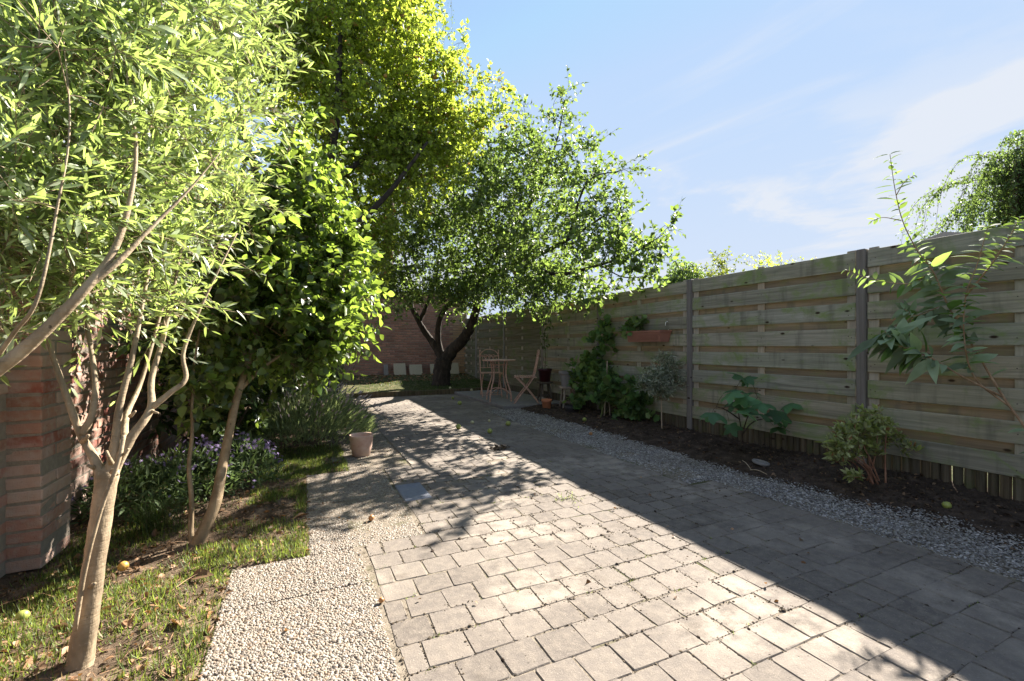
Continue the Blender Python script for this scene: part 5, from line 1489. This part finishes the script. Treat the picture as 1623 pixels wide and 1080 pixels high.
def pot(name, loc, prof, mk, label, cat='flower pot', n=32, soil=None, rib=0):
    root = empty(name, loc, label, cat)
    V, F = lathe([q[:2] for q in prof], n); V = V.copy()
    if rib:
        k = V.reshape(-1, n, 3); 
        for i in range(len(prof)):
            if len(prof[i]) > 2: k[i, ::2, :2] *= .97
    G = Geo(); G.add(V, F); relbuild(root, 'pot', G, mk, not rib)
    if soil:
        G = Geo(); G.add(*lathe([(soil[0], soil[1] - .01), (soil[0] * .98, soil[1]), (.0001, soil[1] + .01)], 20)); relbuild(root, 'soil', G, 'soil')
    return root
p1 = pot('flower_pot', (4.28, 7.55, .42), [(.095, 0), (.10, .004), (.128, .205), (.14, .21), (.145, .25), (.132, .256), (.118, .24), (.11, .12), (.0001, .12)], 'oxblood', 'dark oxblood flower pot with a bare stalk standing on the dark stool', soil=(.116, .235))
G = Geo(); G.tube(smooth_line([(.0, 0, .23), (.012, 0, .5), (-.005, .01, .8), (.01, .0, 1.05)], 5), np.linspace(.008, .004, 16), 6, .05); relbuild(p1, 'stalk', G, 'bark_dark')
gs_ = np.random.default_rng(180)
n = 40; P = np.array([0, 0, .9]) + gs_.normal(0, 1, (n, 3)) * np.array([.05, .05, .14]); link('leaf_cluster', inst('leaf_cluster', *leaf_fine(.55, .3, .3), P, rdir(n, gs_) + np.array([0, 0, -.4]), rdir(n, gs_) + np.array([0, 0, .7]), np.full(n, .075), True), MAT['leaf_laurel'], p1, 'stuff')
n = 14; P = np.array([-.05, 0, .25]) + gs_.normal(0, 1, (n, 3)) * np.array([.04, .04, .015]); link('weeds', inst('weeds', *leaf_mid(.4, .3, .3), P, rdir(n, gs_) + np.array([0, 0, .8]), rdir(n, gs_), np.full(n, .05), True), MAT['leaf_small_olive'], p1, 'stuff')
pot('flower_pot', (4.22, 6.62, .405), [(.108, 0), (.112, .005, 1), (.14, .205, 1), (.158, .212), (.165, .225), (.166, .262), (.158, .27), (.145, .262), (.135, .15), (.0001, .15)], 'greypot', 'large ribbed grey pot standing on the pale wooden stool', n=40, rib=1)
pot('flower_pot', (3.88, 6.78, 0), [(.062, 0), (.066, .003), (.082, .125), (.090, .128), (.094, .172), (.088, .178), (.078, .17), (.07, .07), (.0001, .07)], 'terracotta', 'small orange terracotta pot on the gravel by the stools')
pot('planter_bowl', (4.02, 6.20, .0), [(.085, 0), (.11, .03), (.122, .09), (.125, .125), (.116, .128), (.105, .09), (.0001, .085)], 'black', 'low black bowl in front of the pale stool', 'bowl', soil=(.105, .10))
pp = gnd(573, 723)
pot('flower_pot', (pp[0], pp[1] + .04, .0), [(.078, 0), (.084, .004), (.105, .10), (.115, .185), (.117, .205), (.113, .212), (.105, .205), (.092, .10), (.085, .05), (.0001, .05)], 'terracotta_pale', 'pale weathered terracotta pot beside the lavender on the pebble slabs')

# ---- planter box hung on the fence
pl = empty('planter_box', (4.40, 4.82, 1.17), 'long terracotta plastic planter box hung on the fence with a trailing vine', 'planter')
G = Geo()
y0, y1 = -.34, .34
def ring(h, inset, zz): return [(-h + inset, y0 + inset, zz), (h - inset, y0 + inset, zz), (h - inset, y1 - inset, zz), (-h + inset, y1 - inset, zz)]
V = ring(.10, .02, 0) + ring(.10, .003, .13) + ring(.10, -.008, .132) + ring(.10, -.008, .155) + ring(.10, .008, .155) + ring(.10, .022, .09)
F = [(3, 2, 1, 0)]
for k in range(5):
    for q in range(4): F.append((k * 4 + q, k * 4 + (q + 1) % 4, k * 4 + 4 + (q + 1) % 4, k * 4 + 4 + q))
F.append((20, 21, 22, 23))
G.add(V, F); relbuild(pl, 'box', G, 'planter', False)
for z in (.04, .07, .10):
    G = Geo(); G.box((-.098 + .05 * (.13 - z) * .9 - .004, 0, z), (.008, .58, .006)); relbuild(pl, 'rib', G, 'planter', False)
for yy in (-.28, .28):
    G = Geo(); G.tube(smooth_line([(.105, yy, .10), (.108, yy, .24), (.09, yy, .275), (.06, yy, .26), (.055, yy, .22)], 5), .004, 6); relbuild(pl, 'hook', G, 'wire')
G = Geo(); G.box((0, 0, .10), (.15, .62, .02)); relbuild(pl, 'soil', G, 'soil', False)
shrub('trailing_vine', 'bright trailing vine growing out of the hanging planter box', 'vine', (4.40, 4.95, 1.28), [(4.37, 5.02, 1.42, .11), (4.36, 5.1, 1.36, .1), (4.35, 4.92, 1.50, .09), (4.3, 5.15, 1.33, .07)], 26, 1, 4, .085, [leaf_lobed(.25, 5, 16, .5)], 'leaf_grape', 'stem_green', 190, (.05, .12), .1, stems=3, kk=.004, n_ind=110, sag=.5, upb=.7)
# ---- round lid in the bed
ld = gnd(1205, 735, .03)
G = Geo(); G.add(*lathe([(.07, .0), (.074, .012), (.07, .02), (.055, .02), (.05, .012), (.0001, .012)], 20)); o = link('stone_disc', G.mesh('stone_disc'), MAT['patio']); o.location = (ld[0], ld[1], .03); o.rotation_euler = (.15, .1, 0); tag(o, 'round grey stone disc lying in the dark flower bed', 'disc')
# twigs on the bed
for (a, b, lb) in [((1176, 730), (1190, 745), 'short pale twig lying on the bed near the round disc'), ((1188, 745), (1215, 752), 'long pale twig lying on the bed just in front of the round disc')]:
    A, Bq = gnd(*a, .045), gnd(*b, .045)
    tag(Geo().tube(smooth_line([A, (A + Bq) / 2 + np.array([.01, .01, .012]), Bq], 4), .0035, 5, .1).build('fallen_twig', MAT['cane'], None, True), lb, 'twig')

# ---- windfall apples
AM = {}
def windfall(px, py, r, mk, label, z=0.0):
    if mk not in AM: G = Geo(); G.add(*APPLE); AM[mk] = G.mesh('apple', True, MAT[mk])
    q = gnd(px, py, z); o = link('apple', AM[mk]); o.location = (q[0], q[1], z + r * .85); o.scale = (r, r, r * .95); o.rotation_euler = (rng.random() * 1.4, rng.random(), rng.random() * 6)
    tag(o, label, 'apple', 'windfall apples')
for a in [(35, 984, .022, 'apple_green', 'yellow green apple on bare earth left of the olive trunk'),
          (195, 904, .023, 'apple_red', 'red blushed apple in the shade behind the olive trunk'),
          (588, 825, .019, 'apple_brown', 'orange brown windfall on the pebble slabs below the terracotta pot'),
          (604, 955, .012, 'apple_brown', 'tiny brown windfall at the edge between pebble slabs and pavers'),
          (728, 642, .042, 'apple_green', 'green apple on the paving left of the patio corner'),
          (717, 633, .030, 'apple_green', 'small green apple on the dark paving near the raised lawn'),
          (748, 672, .026, 'apple_pale', 'pale bitten apple on the shaded paving, left of the tiny pale one'),
          (775, 669, .020, 'apple_pale', 'tiny pale apple on the shaded paving between pale and green apples'),
          (805, 675, .036, 'apple_green', 'bright green apple on the shaded paving, right of the others'),
          (726, 680, .036, 'apple_green', 'dull green apple in the dappled shade of the paving, left one'),
          (776, 687, .034, 'apple_green', 'dull green apple at the edge of the sunlit streak on the paving'),
          (926, 668, .030, 'apple_green', 'yellow green apple on the bed below the black bowl', .02),
          (936, 690, .022, 'apple_brown', 'small brown windfall on the grey chippings'),
          (1500, 806, .025, 'apple_green', 'green windfall on the dark bed at the right edge', .03),
          (713, 617, .03, 'apple_pale', 'pale apple on the raised lawn just right of the apple trunk', .1),
          (747, 620, .03, 'apple_pale', 'pale apple on the raised lawn beside the chair leg', .1)]:
    windfall(*a)
# ---- clump of dead leaves on the paving
dc = empty('leaf_clump', gnd(792, 712), 'dark clump of dead leaves lying on the paving in the dappled light', 'leaves')
n = 60; q = gnd(792, 712); P = gs_.normal(0, 1, (n, 3)) * np.array([.05, .03, .004]) + np.array([0, 0, .012])
link('dead_leaves', inst('dead_leaves', *leaf_fine(.5, .5, .5), P, rdir(n, gs_) * np.array([1, 1, .4]), rdir(n, gs_) + np.array([0, 0, 1.0]), np.full(n, .04), True), MAT['bark_dark'], dc, 'stuff')
